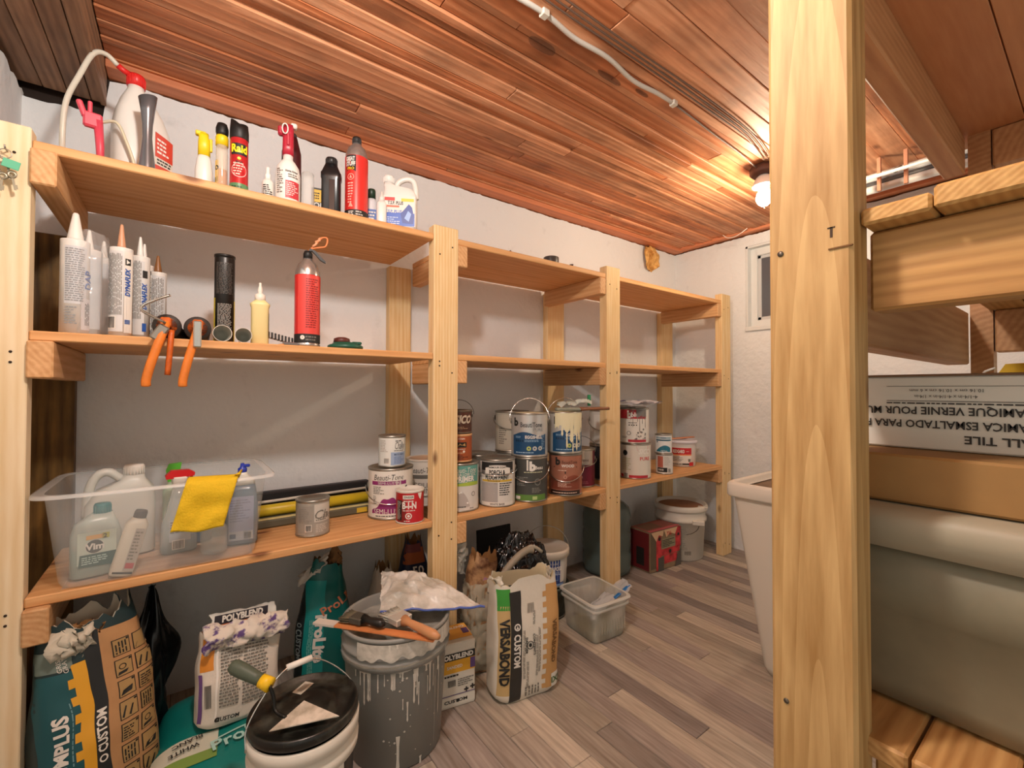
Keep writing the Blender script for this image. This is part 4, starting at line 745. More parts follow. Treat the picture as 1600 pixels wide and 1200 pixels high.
D.rect(-.024, .012, .010, .19, mat('d0d2d2', .5)).fine(-.02, .05, .004, .19, 9, grey_ink, vert=True).text('DYNAFLEX', .010, .105, .0095, bl, rot=PI / 2, bold=.04, lay=3, sh=.2, wide=.062).rect(.006, .15, .016, .168, ink, 2).rect(.006, .02, .014, .04, bl, 2).build('label', t)
t, D = caulk('white caulk tube with a pale slim nozzle, mostly hidden in the middle of the row', -.078, 1.462, .0195, .195, 1, mat('eceae6', .4), .055, tr=.006); D.rect(.0, .02, .018, .18, ink, 0).fine(.004, .03, .016, .17, 3, paper, vert=True).build('label', t)
t, D = caulk('shorter white caulk tube with a brown pointed nozzle, rightmost of the row', -.0505, 1.462, .0185, .180, 1, mat('8a5c34', .4), .045, tr=.007)
D.rect(-.018, .012, .016, .170, mat('cdd0d2', .5)).fine(-.016, .02, .012, .165, 9, grey_ink, vert=True).rect(-.022, .06, -.017, .13, ink, 1).build('label', t)
def caulk_gun(label, x, y, rz, hook, silver, lean):
    t = thing('caulk_gun', label, 'caulk gun', (x, y, ZM + .0285), rz)      # barrel along local +Y, handle hanging over the shelf's front edge (local -Y)
    og = mat('dc6a22', .45, var=.35, vscale=60); og2 = mat('e8832f', .4, var=.2, vscale=50); bk = mat('2b2724', .5)
    q = MB(); prof = [(.0265, 0), (.0275, .002), (.0275, .006), (.026, .008)]
    q.lathe([(0, 0), (.0265, 0), (.028, .003), (.028, .009), (.0245, .011), (0, .011)], bk, 28, rotm('X', -90))
    q.tube([(-.0, .01, -.025), (0, .20, -.025)], .0035, bk, 8); q.grid(lambda u, v: (math.cos(PI + PI * u) * .0265, .01 + v * .205, math.sin(PI + PI * u) * .0265), 14, 4, bk); q.build('barrel', t)
    q = MB(); q.lathe([(0, -.002), (.019, -.002), (.020, .0), (0, .0)], og, 20, rotm('X', 90))
    q.box((-.010, -.022, -.004), (.010, .002, .018), og, .003); q.build('front_plate', t)
    q = MB(); q.tube(catmull([(0, -.010, .006), (.0, -.028, -.006), (lean * .25, -.036, -.035), (lean * .7, -.040, -.085), (lean, -.040, -.125), (lean * 1.02, -.037, -.140)], 4), .009, og2, 10, radii=None); q.v = [(x_, -.036 + (y_ + .036) * .9, z_) for x_, y_, z_ in q.v]; q.build('handle', t)
    if silver:
        MB().box((-.008, -.050, -.050), (.008, -.042, .012), mat('c9c6c0', .25, .9), .003).build('trigger', t)
    else:
        MB().tube(catmull([(.012, -.024, -.012), (.010, -.030, -.06), (.006, -.028, -.115)], 4), .006, og, 8).build('trigger', t)
        MB().box((-.011, -.005, -.019), (.011, .005, .019), mat('99958d', .35, .8), .004, trm(-.008, -.036, -.020) @ rotm('Y', 32)).build('lock_plate', t)
    MB().tube([(0, -.045, .004), (0, .12, .004)], .0028, mat('9a968e', .3, .9), 8).build('push_rod', t)
    if hook: MB().tube(catmull([(.0, -.045, .004), (-.020, -.052, .014), (-.036, -.058, .024), (-.034, -.058, .036), (-.010, -.056, .052), (.012, -.052, .064)], 5), .0028, mat('b9b6ae', .25, .9), 8).build('hook', t)
caulk_gun('orange caulk gun with a bent silver hook, left of the two over the shelf edge', -.028, 1.312, -.10, True, False, -.030)
caulk_gun('orange caulk gun with a silver trigger, right of the two hanging over the shelf edge', .031, 1.312, -.03, False, True, -.026)
t = at('adhesive_tube', 'tall black adhesive tube with yellow side stripes, standing behind two white cups', 'tube', .092, 1.428, ZM)
MB().lathe([(0, .001), (.0235, .001), (.0235, .232), (.0225, .236), (.0245, .236), (.0245, .242), (.0215, .242), (.0215, .236), (0, .236)], mat('1b1a19', .35), 32).build('tube', t)
D = Decal(cyl_S(.0237)); D.fine(-.020, .135, .020, .22, 22, mat('57534e', .5), fill=.9).fine(-.016, .03, .018, .11, 22, mat('a8a49c', .5), fill=.85).rect(-.034, .01, -.024, .125, mat('d8c42a', .5)).rect(.026, .01, .034, .12, mat('d8c42a', .5)).build('label', t)
for i, (x, lb, rr) in enumerate([(.0815, 'small white paper cup lying with its mouth outwards, left of two', .0205), (.1265, 'small white paper cup lying with its mouth outwards, right of two', .0190)]):
    t = thing('paper_cup', lb, 'cup', (x, 1.317, ZM + rr), .05 - i * .12); q = MB(); Tm = rotm('X', -93)
    q.lathe([(0, .052), (rr * .72, .052), (rr * .985, .001), (rr, -.0012), (rr * .955, -.0012), (rr * .94, .001)], mat('e6e4da', .45), 32, Tm, close=False); MB().lathe([(rr * .94, .001), (rr * .70, .050), (0, .050)], mat('9fa096', .5), 32, Tm, close=False).build('cup_inside', t); q.build('cup_wall', t)  # inside wall coloured greyer: painted-in shade that gives the mouth depth
t = at('squeeze_bottle', 'cream coloured squeeze bottle with a pointed white nozzle', 'bottle', .167, 1.350, ZM)
crm = mat('e6d79a', .4); bottle(t, [(0, .019, .014), (.003, .021, .016), (.098, .021, .016), (.104, .0235, .0175), (.108, .0235, .0175), (.118, .012, .011)], crm, e=3)
MB().lathe([(0, .114), (.0125, .114), (.0125, .132), (.007, .136), (.005, .138), (.0068, .142), (.0055, .150), (.003, .158), (.0035, .164), (0, .166)], mat('e9e4d8', .4), 20).build('nozzle', t)
Decal(lambda u, v: (.0212, u, v)).rect(-.012, .02, .012, .085, mat('8a4a3c', .5)).build('label', t)
t = thing('drill_bit_strip', 'black and white ribbed plastic strip lying between the cream bottle and red can', 'plastic strip', (.225, 1.385, ZM), -.05)
q = MB(); q.box((-.05, -.016, 0), (.045, .016, .004), mat('232323', .4), .001); q.build('backing', t)
for k in range(22):
    MB().box((-.002, -.015, 0), (.002, .015, .016), mat('2c2c2c', .4) if k % 2 else mat('c9c6c2', .3), .001, rotm('X', 0)).build('rib', t, (-.046 + k * .0042, 0, .003 + .024 * (1 - k / 24)))
t = thing('razor_scraper', 'small grey metal scraper lying in front of the ribbed strip', 'scraper', (.240, 1.325, ZM), .12)
MB().box((-.022, -.006, 0), (.016, .006, .009), mat('8d8f93', .3, .7), .002).build('body', t); MB().prism([(-.04, 0), (-.022, 0), (-.022, .004)], -.008, .008, mat('c48a5a', .5)).build('tip', t)
t, D = foam_can('foam_can', 'red foam spray can with a black trigger and orange string, on the middle shelf', .283, 1.345, ZM, .0330, .248, mat('cf2b28', .35), None, 'spray can')
D.rect(-.026, .034, .034, .196, mat('d94640', .4), 1).fine(-.004, .05, .032, .188, 22, mat('8e1d1c', .5), fill=.7).rect(-.09, .010, .09, .034, ink, 1).disc(-.012, .024, .006, paper, 2).fine(-.004, .014, .028, .030, 2, grey_ink).build('label', t)
MB().lathe([(0, .246), (.012, .246), (.012, .262), (.009, .270), (0, .272)], black, 20).prism([(-.004, .262), (.010, .272), (.020, .262), (.032, .248), (.046, .241), (.046, .245), (.034, .256), (.020, .272), (.006, .278)], -.006, .006, black).build('trigger', t)
MB().tube(catmull([(.0, 0, .270), (.012, 0, .279), (.030, -.002, .284), (.046, -.002, .290), (.050, -.002, .312), (.036, -.002, .312), (.020, -.001, .292), (.006, 0, .276)], 4), .0024, mat('e0824a', .5), 7).build('tie_string', t)
MB().tube(catmull([(.012, -.002, .284), (.022, -.004, .294), (.020, .002, .300), (.030, -.003, .304), (.028, .003, .309), (.038, -.001, .313)], 4), .0032, mat('e6a27a', .5), 7).build('knot', t)
t = at('sanding_disc', 'low dark green plastic reel with a dark red knob on the middle shelf', 'reel', .392, 1.360, ZM)
gq = mat('1f5a48', .35); MB().lathe([(0, 0), (.044, 0), (.050, .004), (.050, .010), (.044, .014), (.038, .015), (.034, .020), (0, .020)], gq, 36).build('base', t)
MB().lathe([(.018, .018), (.024, .020), (.022, .032), (.012, .036), (0, .036)], mat('5c2a22', .45), 20, trm(-.010, 0, 0)).build('knob', t); MB().box((.018, -.008, .016), (.046, .006, .024), gq, .003).build('latch', t)

# ---- long things at the back of the bottom shelf
lv = MB(); lv.tube([(-.02, 0, 0), (.57, 0, 0)], .0175, mat('e1c52e', .4, var=.15, vscale=20), 20); o = lv.build('yellow_tube', None, (.02, 1.572, ZB + .0425)); tag(o, 'long yellow tube lying behind the grey can on the bottom shelf', 'tube')
t = thing('level_bar', 'long grey green metal bar lying under the yellow tube on the bottom shelf', 'bar', (.0, 1.553, ZB)); MB().box((-.01, -.032, 0), (.60, .030, .0245), mat('6b6b5c', .45, .3), .004).build('bar', t); MB().box((.48, -.0335, .004), (.515, -.0318, .02), mat('d9b93a', .5), .0005).build('sticker', t); MB().box((-.01, -.030, .0245), (.60, -.012, .027), mat('d8cf98', .5), .0008).build('edge_strip', t)
t = thing('black_case', 'long flat black case standing against the wall on the bottom shelf', 'case', (.26, 1.640, ZB)); MB().box((-.25, -.018, 0), (.30, .016, .088), mat('17151a', .5), .005).build('shell', t)
MB().tube([(-.18, -.026, .058), (.28, -.026, .064)], .005, mat('d8d2c6', .5), 8).build('white_rod', t)
# ---- the clear storage tote and what is in it
TX, TY = -.0225, 1.44
tote = thing('storage_tote', 'clear plastic tote full of cleaning bottles at the left of the bottom shelf', 'storage box', (TX, TY, ZB))
cw = mat('dfe3e2', .18, 0, .27); ce = mat('e6e9e8', .2, 0, .5)
def tub_mesh(hx0, hy0, hx1, hy1, h, m, em, rim=.016, th=.0025, parent=None, ribs=0):
    q = MB(); loft(q, [(0, hx0 - .012, hy0 - .012), (.002, hx0 - .004, hy0 - .004), (.012, hx0, hy0), (h, hx1, hy1)], m, 56, e=9, cap=False); q.add([(-hx0 + .01, -hy0 + .01, .001), (hx0 - .01, -hy0 + .01, .001), (hx0 - .01, hy0 - .01, .001), (-hx0 + .01, hy0 - .01, .001)], [[0, 1, 2, 3]], m)
    q.build('tub_wall', parent)
    q = MB(); loft(q, [(h - .001, hx1 - .001, hy1 - .001), (h + .001, hx1 + rim * .7, hy1 + rim * .7), (h - .001, hx1 + rim, hy1 + rim), (h - .006, hx1 + rim + .001, hy1 + rim + .001)], em, 56, e=9, cap=False); q.build('rim', parent)
tub_mesh(.184, .140, .205, .160, .203, cw, ce, .018, parent=tote)
GC = 'cleaning bottles in the clear tote'
def inb(label, x, y, turn=0, lean=None, cat='bottle', name='cleaner_bottle', z=.004):
    t = thing(name, label, cat, (x, y, ZB + z), face(x, y) + math.radians(turn), GC)
    if lean: t.rotation_euler = (lean[0], lean[1], face(x, y))
    return t
milk = mat('dfe2dc', .35, 0, .85)
t = inb('clear cleaner bottle with teal liquid and oval badge, front left in the clear tote', -.150, 1.372, 4)
bottle(t, [(0, .040, .024), (.004, .043, .026), (.09, .043, .026), (.115, .036, .022), (.135, .018, .016, .010, 0)], mat('cfe0da', .25, 0, .5), e=4); bottle(t, [(.003, .0415, .0245), (.055, .0415, .0245)], mat('2f8a83', .25, 0, .9), 'liquid', 4)
cap(t, .015, .132, .024, mat('2a7f86', .35), .010)
D = Decal(front_S(-.0268)); D.rect(-.032, .03, .032, .10, mat('c9d8cc', .45)).poly([(-.030, .026), (.030, .022), (.032, .052), (-.028, .052)], mat('1e5a58', .45), 2).disc(-.004, .068, .0155, paper, 2).disc(-.004, .068, .0145, mat('3a4a4c', .4), 3).text('Vim', -.004, .068, .014, white, bold=.04, lay=5).text('2', .013, .088, .010, ink, bold=.03, lay=4).rect(-.018, .084, .010, .093, mat('e8b46a', .5), 3).rect(.008, .083, .02, .095, mat('b8b83a', .5), 3).fine(-.025, .03, .02, .048, 4, mat('b8d6cf', .5), 3).build('label', t)
t = inb('large white handled jug with a white screw cap, back left in the clear tote', -.118, 1.500, 0, None, 'jug')
bottle(t, [(0, .064, .034), (.004, .068, .036), (.13, .068, .036), (.165, .055, .034, .008, 0), (.185, .026, .024, .022, 0), (.198, .02, .02, .024, 0, 2)], milk, e=4); cap(t, .0205, .196, .026, white, .024)
MB().tube(catmull([(.0, 0, .188), (-.024, 0, .207), (-.046, 0, .200), (-.060, 0, .165), (-.064, 0, .10)], 5), .010, milk, 12).build('handle', t)
t = inb('slim white bottle with a dark cap leaning to the right in the clear tote', -.105, 1.328, 0, (0, .26))
bottle(t, [(0, .0195, .014), (.004, .021, .015), (.112, .021, .015), (.126, .013, .012)], mat('dcd6c6', .4), e=3); cap(t, .0115, .125, .018, mat('3c4246', .4))
Decal(front_S(-.0155)).rect(.0, .012, .019, .105, mat('b3aba0', .5)).fine(.002, .035, .018, .10, 9, grey_ink).rect(.002, .018, .017, .03, mat('b8434a', .5), 1).rect(-.016, .006, .019, .010, ink, 1).build('label', t)
t = inb('see-through spray bottle with a red trigger head in the middle of the clear tote', .000, 1.440, 5, None, 'spray bottle')
bottle(t, [(0, .036, .022), (.004, .039, .024), (.075, .037, .023), (.10, .028, .020), (.135, .020, .018), (.165, .014, .014, 0, 0, 2)], mat('d4dcdf', .12, 0, .4), e=3); bottle(t, [(.004, .036, .021), (.012, .037, .022)], mat('4a90a0', .2, 0, .8), 'liquid', 3)
Decal(front_S(-.0245)).rect(-.022, .03, .022, .085, mat('b3b9c0', .5)).fine(-.02, .05, .02, .082, 5, grey_ink).code(-.014, .012, .008, .032, ink, paper).build('label', t)
q = MB(); loft(q, [(.160, .014, .012), (.185, .018, .012), (.190, .022, .012)], paper, e=3); q.prism([(-.028, .186), (.030, .190), (.032, .198), (.020, .206), (-.018, .207), (-.030, .194)], -.011, .011, mat('cf2328', .35)); q.box((.022, -.005, .165), (.028, .005, .192), mat('cf2328', .35), .002); q.build('trigger_head', t)
t = inb('bottle with a bright green nozzle at the back of the clear tote', -.012, 1.530, 0)
bottle(t, [(0, .022, .016), (.004, .025, .018), (.14, .025, .018), (.165, .012, .012)], mat('b9d0b4', .4, 0, .8), e=3); MB().prism([(-.014, .165), (.008, .165), (.014, .200), (.016, .214), (-.012, .212), (-.018, .196)], -.009, .009, mat('5fc23c', .35)).build('nozzle', t)
t = inb('blue bottle behind the yellow cloth in the clear tote', .045, 1.50, 0); bottle(t, [(0, .026, .016), (.004, .029, .018), (.13, .029, .018), (.155, .012, .012)], mat('54718c', .3, 0, .9), e=3); cap(t, .012, .154, .016, navy)
t = inb('blue grey bottle with pale label and blue push cap, right end of the tote', .137, 1.415, -4)
bl2 = mat('5a6e80', .25); bottle(t, [(0, .034, .020), (.004, .038, .022), (.10, .038, .022), (.135, .034, .020), (.158, .030, .019)], bl2, e=4); q = MB(); loft(q, [(.157, .031, .0195), (.172, .027, .018), (.184, .013, .012), (.190, .012, .012)], mat('d9dad2', .35), e=3); q.build('shoulder', t)
MB().lathe([(0, .188), (.011, .188), (.011, .200), (.006, .204), (.004, .214), (0, .214)], mat('2a3fb0', .35), 18).box((.0, -.004, .203), (.018, .004, .211), mat('2a3fb0', .35), .002).build('cap', t)
Decal(front_S(-.0225)).rect(-.029, .012, .029, .128, mat('8b93b0', .5)).fine(-.026, .06, .026, .122, 9, mat('6e7594', .5)).rect(-.028, .013, .028, .036, mat('a9aeb8', .5), 1).code(.008, .016, .024, .032, ink, paper).rect(-.026, .018, -.012, .03, navy, 2).build('label', t)
t = inb('clear glass jar beside the yellow cloth in the tote', .072, 1.375, 0, None, 'jar', 'glass_jar'); MB().lathe([(0, .001), (.026, 0), (.029, .006), (.029, .06), (.022, .072), (.022, .08), (.020, .08), (.020, .07), (.026, .06), (.026, .006), (0, .006)], mat('dfe5e4', .08, 0, .3), 30, close=False).build('glass', t)
# yellow cloth folded over the tote's front rim
q = MB(); yc = mat('e3bd1a', .8, bump=.25, bscale=220)
def cloth(u, v):
    x = .018 + (.100) * u - v * .030 - .004 * v; L_ = v * .135
    if L_ < .02: y, z = 1.272 + (.02 - L_), ZB + .212 + .001
    else: y, z = 1.2585 - .002 * math.sin(u * 9) - (L_ - .02) * .03 - .006 * noise.noise((u * 3, v * 4, 1)), ZB + .212 - (L_ - .02)
    k = min(1, abs(L_ - .02) / .012); return (x + TX * 0, y + .004 * (1 - k), z - .003 * (1 - k) + .003 * math.sin(u * 7 + 1) * v - .004 * u)
q.grid(cloth, 20, 26, yc); q.grid(lambda u, v: (.118 + .010 * u - .012 * v, 1.268 + .055 * u, ZB + .213 + .006 * math.sin(3 * u) - .03 * v * u), 6, 6, yc); o = q.build('cloth', None, solid=.0018); tag(o, 'yellow cloth hanging over the front rim of the clear tote', 'cloth')
# ---------------------------------------------------------------- things on the floor
class Bag:
    """standing paper sack: rounded box that narrows to a torn, open top"""
    def __init__(s, w_, d, h, seed, amp=.008, topw=.92, topd=.55, bulge=.12, jagz=.02, n=3.0, open_depth=.06):
        s.w, s.d, s.h, s.seed, s.amp, s.topw, s.topd, s.bulge, s.jagz, s.n, s.od = w_, d, h, seed, amp, topw, topd, bulge, jagz, n, open_depth
    def prof(s, t):                              # t 0..1 up the sack -> half width, half depth
        b = min(1, .80 + t / .06 * .2) if t < .06 else 1
        k = max(0, (t - .45) / .55) ** 1.4
        return s.w * b * (1 + s.bulge * math.sin(min(t, .8) * PI / .8) * .5) * (1 - k + k * s.topw), s.d * b * (1 + s.bulge * math.sin(min(t, .8) * PI / .8)) * (1 - k + k * s.topd)
    def warp(s, x, y, z):
        q = Vector((x * 7 + s.seed, y * 7, z * 6)); v = noise.noise_vector(q) * s.amp + noise.noise_vector(q * 3.1) * s.amp * .45
        return (x + v.x, y + v.y, max(z + v.z * .6 * min(1, z / .03), 0.001 if z < .003 else z + v.z * .6))
    def pt(s, a, z, k=1.0):
        t = max(0, min(1, z / s.h)); W, Dp = s.prof(t); c_, si = math.cos(a), math.sin(a)
        return s.warp(W * k * math.copysign(abs(c_) ** (2 / s.n), c_), Dp * k * math.copysign(abs(si) ** (2 / s.n), si), z)
    def S(s, u, v):                              # front face, u metres right of centre
        t = max(0, min(1, v / s.h)); W, Dp = s.prof(t); f = max(-.995, min(.995, u / W))
        return s.warp(f * W, -Dp * (1 - abs(f) ** s.n) ** (1 / s.n), v)
    def Sx(s, u, v, sgn=1):                      # side face, u metres back from the front corner
        t = max(0, min(1, v / s.h)); W, Dp = s.prof(t); f = max(-.97, min(.97, u / Dp))
        return s.warp(sgn * W * (1 - abs(f) ** s.n) ** (1 / s.n), f * Dp * sgn, v)
    def build(s, root, m, inner=None, name='sack', fill=None):
        q = MB(); na, nh = 72, 40
        def top(a): return s.h + s.jagz * (noise.noise((math.cos(a) * 2.5 + s.seed, math.sin(a) * 2.5, 0)) * 1.6 + .5 * noise.noise((a * 6, s.seed, 1)))
        q.grid(lambda u, v: s.pt(2 * PI * u, v * (s.h + (top(2 * PI * u) - s.h) * v ** 3)), na, nh, m, wrap=True)
        q.grid(lambda u, v: s.pt(2 * PI * u, s.h - v * s.od + (top(2 * PI * u) - s.h) * (1 - v), .955), na, 6, inner or m, wrap=True)
        q.add([s.pt(2 * PI * i / na, 0) for i in range(na)], [list(range(na))[::-1]], m)
        o = q.build(name, root)
        q = MB(); q.grid(lambda u, v: tuple(Vector(s.pt(2 * PI * u, s.h - s.od * .9, max(.02, .96 * (1 - v)))) + Vector((0, 0, .01 * noise.noise((u * 5, v * 4, s.seed))))), na, 5, fill or inner or m, wrap=True); q.build('contents', root)
        return o
    def deco(s): return Decal(s.S, .0009)
    def decx(s, sgn=1): return Decal(lambda u, v: s.Sx(u, v, sgn), .0009)
brown = mat('b98d5f', .75, var=.12, vscale=30); kraft = mat('8a6238', .8); dteal = mat('15525a', .45); saff = mat('e0a52a', .5)
tealb = mat('117a74', .35); FB = 'sacks on the floor under the shelves'
# left premium sack: teal, yellow battlement, black strip, brown picture side
t = thing('cement_sack', 'tall open sack, dark teal with a yellow notched stripe and brown picture panels, far left', 'sack', (-.128, 1.335, 0), .30, FB); t.rotation_euler = (-.05, -.06, .30)
bg = Bag(.098, .058, .425, 3, .009, topw=.80, topd=.45, jagz=.03); bg.build(t, mat('1c3438', .5), mat('c7bfae', .7), fill=mat('8a6a48', .8))
D = bg.deco(); D.rect(-.096, .010, -.022, .34, dteal)
D.rect(-.034, .01, -.012, .35, saff, 1)
for i in range(9): D.rect(-.044, .018 + i * .036, -.033, .036 + i * .036, saff, 1)
D.rect(-.012, .008, .012, .40, mat('1f2224', .5), 1).text('CUSTOM', .0, .20, .017, paper, rot=PI / 2, bold=.03, lay=3, wide=.082).disc(0, .145, .008, paper, 3, rin=.005)
D.text('PREMIUMPLUS', -.064, .16, .020, paper, rot=PI / 2, bold=.04, lay=3, wide=.20).fine(-.05, .12, -.046, .28, 1, mat('6f9aa4', .5), 2, vert=True).rect(-.09, .345, -.03, .385, mat('6f7f78', .6), 1).text('GRIS', -.052, .355, .009, paper, rot=PI / 2, lay=3).text('GRAY', -.042, .355, .009, paper, rot=PI / 2, lay=3)
D.rect(.012, .008, .095, .395, brown, 1)
for i in range(8):
    for j in range(2):
        u0 = .030 + j * .033; v0 = .022 + i * .044; w_, h_ = (.028, .036); D.rect(u0, v0, u0 + w_, v0 + h_, ink, 2).rect(u0 + .0016, v0 + .0016, u0 + w_ - .0016, v0 + h_ - .0016, mat('a98a58', .7), 3)
        k = (i * 2 + j) % 5; a = u0 + .003; b_ = v0 + .004
        if k == 0: D.poly([(a, b_), (a + .018, b_ + .004), (a + .020, b_ + .016), (a + .004, b_ + .010)], ink, 4)
        elif k == 1: D.fine(a, b_, a + .020, b_ + .026, 5, ink, 4)
        elif k == 2: D.disc(a + .009, b_ + .016, .006, ink, 4, rin=.0045).poly([(a, b_), (a + .014, b_ + .002), (a + .018, b_ + .008), (a + .002, b_ + .006)], ink, 4)
        elif k == 3: D.poly([(a, b_ + .002), (a + .006, b_ + .022), (a + .008, b_ + .021), (a + .003, b_)], ink, 4).poly([(a + .010, b_ + .002), (a + .016, b_ + .020), (a + .018, b_ + .019), (a + .013, b_)], ink, 4)
        else: D.fine(a, b_, a + .020, b_ + .026, 4, ink, 4, vert=True)
        D.disc(u0 + w_ - .004, v0 + h_ - .004, .0022, ink, 4)
D.rect(-.09, .008, .09, .012, brown, 0)
D.build('printing', t)
q = MB(); q.grid(lambda u, v: tuple(Vector((-.065 + .062 * u, -.028 - .02 * math.sin(PI * v), .36 + .06 * v)) + nz((u * 3, v * 3, 8), 2, .018)), 14, 10, mat('c9c3b2', .7, bump=.3)); q.build('torn_rim', t, solid=.001)
q = MB(); q.grid(lambda u, v: tuple(Vector((-.03 + .06 * u, -.01 - .02 * math.sin(PI * v), .375 + .045 * v)) + nz((u * 3, v * 3, 18), 2, .022)), 14, 10, kraft); q.build('torn_kraft_flap', t, solid=.001)
# black plastic wisp behind it
q = MB(); bp_ = mat('101012', .22)
def wisp(u, v):
    a = 2 * PI * u; rr = .055 * math.sin(PI * min(1, .12 + v * .88)) * (1 - .25 * v); p = Vector((math.cos(a) * rr * 1.1, math.sin(a) * rr * .5, v * .415)); k = noise.noise((math.cos(a) * 2, math.sin(a) * 2, v * 4))
    return tuple(p + Vector((math.cos(a), math.sin(a) * .5, 0)) * k * .03 + Vector((.0 + .02 * v, 0, abs(noise.noise((a * 2, 1, 1))) * .02 * (v > .9))))
q.grid(wisp, 48, 30, bp_, wrap=True); o = q.build('plastic_bag', None, (-.075, 1.475, 0)); tag(o, 'dark plastic bag poking up behind the picture printed sack', 'plastic bag')
# teal sack lying flat
t = thing('mortar_sack', 'teal sack lying flat on the floor under the white grout sack', 'sack', (.085, 1.315, 0), -.10, FB)
def lie(u, v): # pillow
    x = (u - .5) * .27; y = (v - .5) * .40; e = (1 - abs(2 * u - 1) ** 4) ** .5 * (1 - abs(2 * v - 1) ** 5) ** .5; return x, y, e
def lieS(u, v):
    x, y, e = lie(max(.001, min(.999, u / .27 + .5)), max(.001, min(.999, v / .40 + .5))); return (x, y, .050 + .062 * e + .006 * noise.noise((x * 12, y * 12, 5)))
q = MB(); q.grid(lambda u, v: lieS((u - .5) * .27, (v - .5) * .40), 36, 44, tealb); q.grid(lambda u, v: (lie(1 - u, v)[0], lie(1 - u, v)[1], .050 - .049 * lie(1 - u, v)[2] ** .6), 36, 44, tealb); q.build('sack', t)
D = Decal(lieS, .0020); D.rect(-.125, -.095, .0, -.035, mat('c9cdbd', .5)).text('WHITE', -.062, -.078, .013, ink, rot=PI + .2, bold=.02, lay=3).text('BLANC', -.058, -.054, .013, ink, rot=PI + .2, bold=.02, lay=3)
D.rect(-.1, -.125, .0, -.095, mat('7a9a4a', .5)).band(-.0, .125, lambda u: -.075 + u * .25, lambda u: -.070 + u * .25, mat('9fd0c8', .5), 1).text('ProLite', .055, -.085, .034, mat('a8d4cc', .5), rot=.22, bold=.02, lay=3).disc(.04, .0, .022, mat('0e5a58', .5), 1).build('printing', t)
# white polyblend sack leaning on it
t = thing('grout_sack', 'crumpled white grout sack with torn purple top, standing on the flat teal sack', 'sack', (.118, 1.305, .112), .12, FB); t.rotation_euler = (-.16, .10, .14)
bg = Bag(.088, .040, .205, 11, .009, topw=1.04, topd=.7, bulge=.08, jagz=.014, n=3.6, open_depth=.04); bg.build(t, mat('d9d3c8', .65, bump=.25, bscale=40), kraft, fill=mat('3a2516', .9))
D = bg.deco(); D.rect(-.086, .13, -.062, .20, mat('d98a2a', .5)).fine(-.05, .045, -.006, .185, 20, grey_ink, fill=.85).fine(-.002, .04, .055, .185, 20, grey_ink, fill=.85).rect(-.058, .02, -.054, .19, mat('f0ede6', .6), 1).code(-.078, .05, -.066, .10, ink, None).text('CUSTOM', -.03, .022, .009, ink, bold=.03, lay=3).disc(-.052, .022, .005, ink, 2, rin=.002)
D.rect(-.088, .02, -.082, .125, mat('6a4a86', .5), 1).build('printing', t)
purp = grime('torn_print', '5c4480', 'd8d0c4', 34, .42, .5, .6); q = MB()
q.grid(lambda u, v: tuple(Vector(((u - .5) * .185, -.046 + .010 * v - .014 * math.sin(v * PI), .176 + .056 * v)) + nz((u * 4, v * 2, 3), 2.2, .012)), 40, 10, purp); q.build('crumpled_collar', t, solid=.0012)
q = MB(); q.grid(lambda u, v: tuple(Vector(((u - .5) * .150 + .004, -.012 + .045 * v, .222 + .016 * math.sin(PI * v) + .03 * v * .4)) + nz((u * 4, v * 2, 13), 2.0, .006)), 30, 8, mat('d8dcd6', .6)); cf = q.build('folded_top', t, solid=.0012)
D = Decal(lambda u, v: (u, -.020, .232 + v), .001); D.rect(-.068, -.006, .052, .016, mat('2e2a33', .5)).rect(-.055, -.022, .028, -.006, mat('e08a5c', .5)).text('POLYBLEND', -.006, .006, .015, paper, bold=.05, lay=2, wide=.092).build('banner', t)
# teal sack standing at the back
t = thing('mortar_sack', 'upright teal sack with black side stripe and torn top, behind the black lidded bucket', 'sack', (.362, 1.500, 0), .20, FB); t.rotation_euler = (-.02, .05, -.30)
bg = Bag(.078, .055, .375, 21, .010, topw=.55, topd=.5, bulge=.1, jagz=.02); bg.build(t, mat('12635f', .35), kraft, fill=mat('5a4a36', .8))
D = bg.deco(); D.rect(-.076, .01, -.050, .32, mat('20282a', .5)).rect(-.050, .01, .006, .33, mat('14908e', .35), 0).text('ProLite', -.004, .165, .030, paper, rot=-PI / 2, bold=.05, lay=3, wide=.135).text('CUSTOM', -.062, .15, .016, mat('8a9696', .5), rot=-PI / 2, bold=.03, lay=3).disc(-.062, .205, .006, mat('8a9696', .5), 3, rin=.004).text('ProLite', .045, .265, .028, mat('c47a5a', .5), rot=.5, bold=.02, lay=3).fine(-.036, .06, -.022, .22, 3, mat('7fc0ba', .5), 2, vert=True).build('printing', t)
q = MB(); q.grid(lambda u, v: tuple(Vector((-.075 + .075 * u, -.04 + .03 * v, .315 + .060 * u + .03 * v)) + nz((u * 3, v * 3, 28), 2, .012)), 14, 8, mat('d6cfc4', .6)); q.build('torn_rim', t, solid=.001)
q = MB(); q.grid(lambda u, v: tuple(Vector((-.005 + .05 * u, -.005 + .02 * v, .365 + .065 * v * (1 - abs(2 * u - 1) * .8))) + nz((u * 3, v * 3, 38), 2, .010)), 12, 8, kraft); q.build('kraft_peak', t, solid=.001)
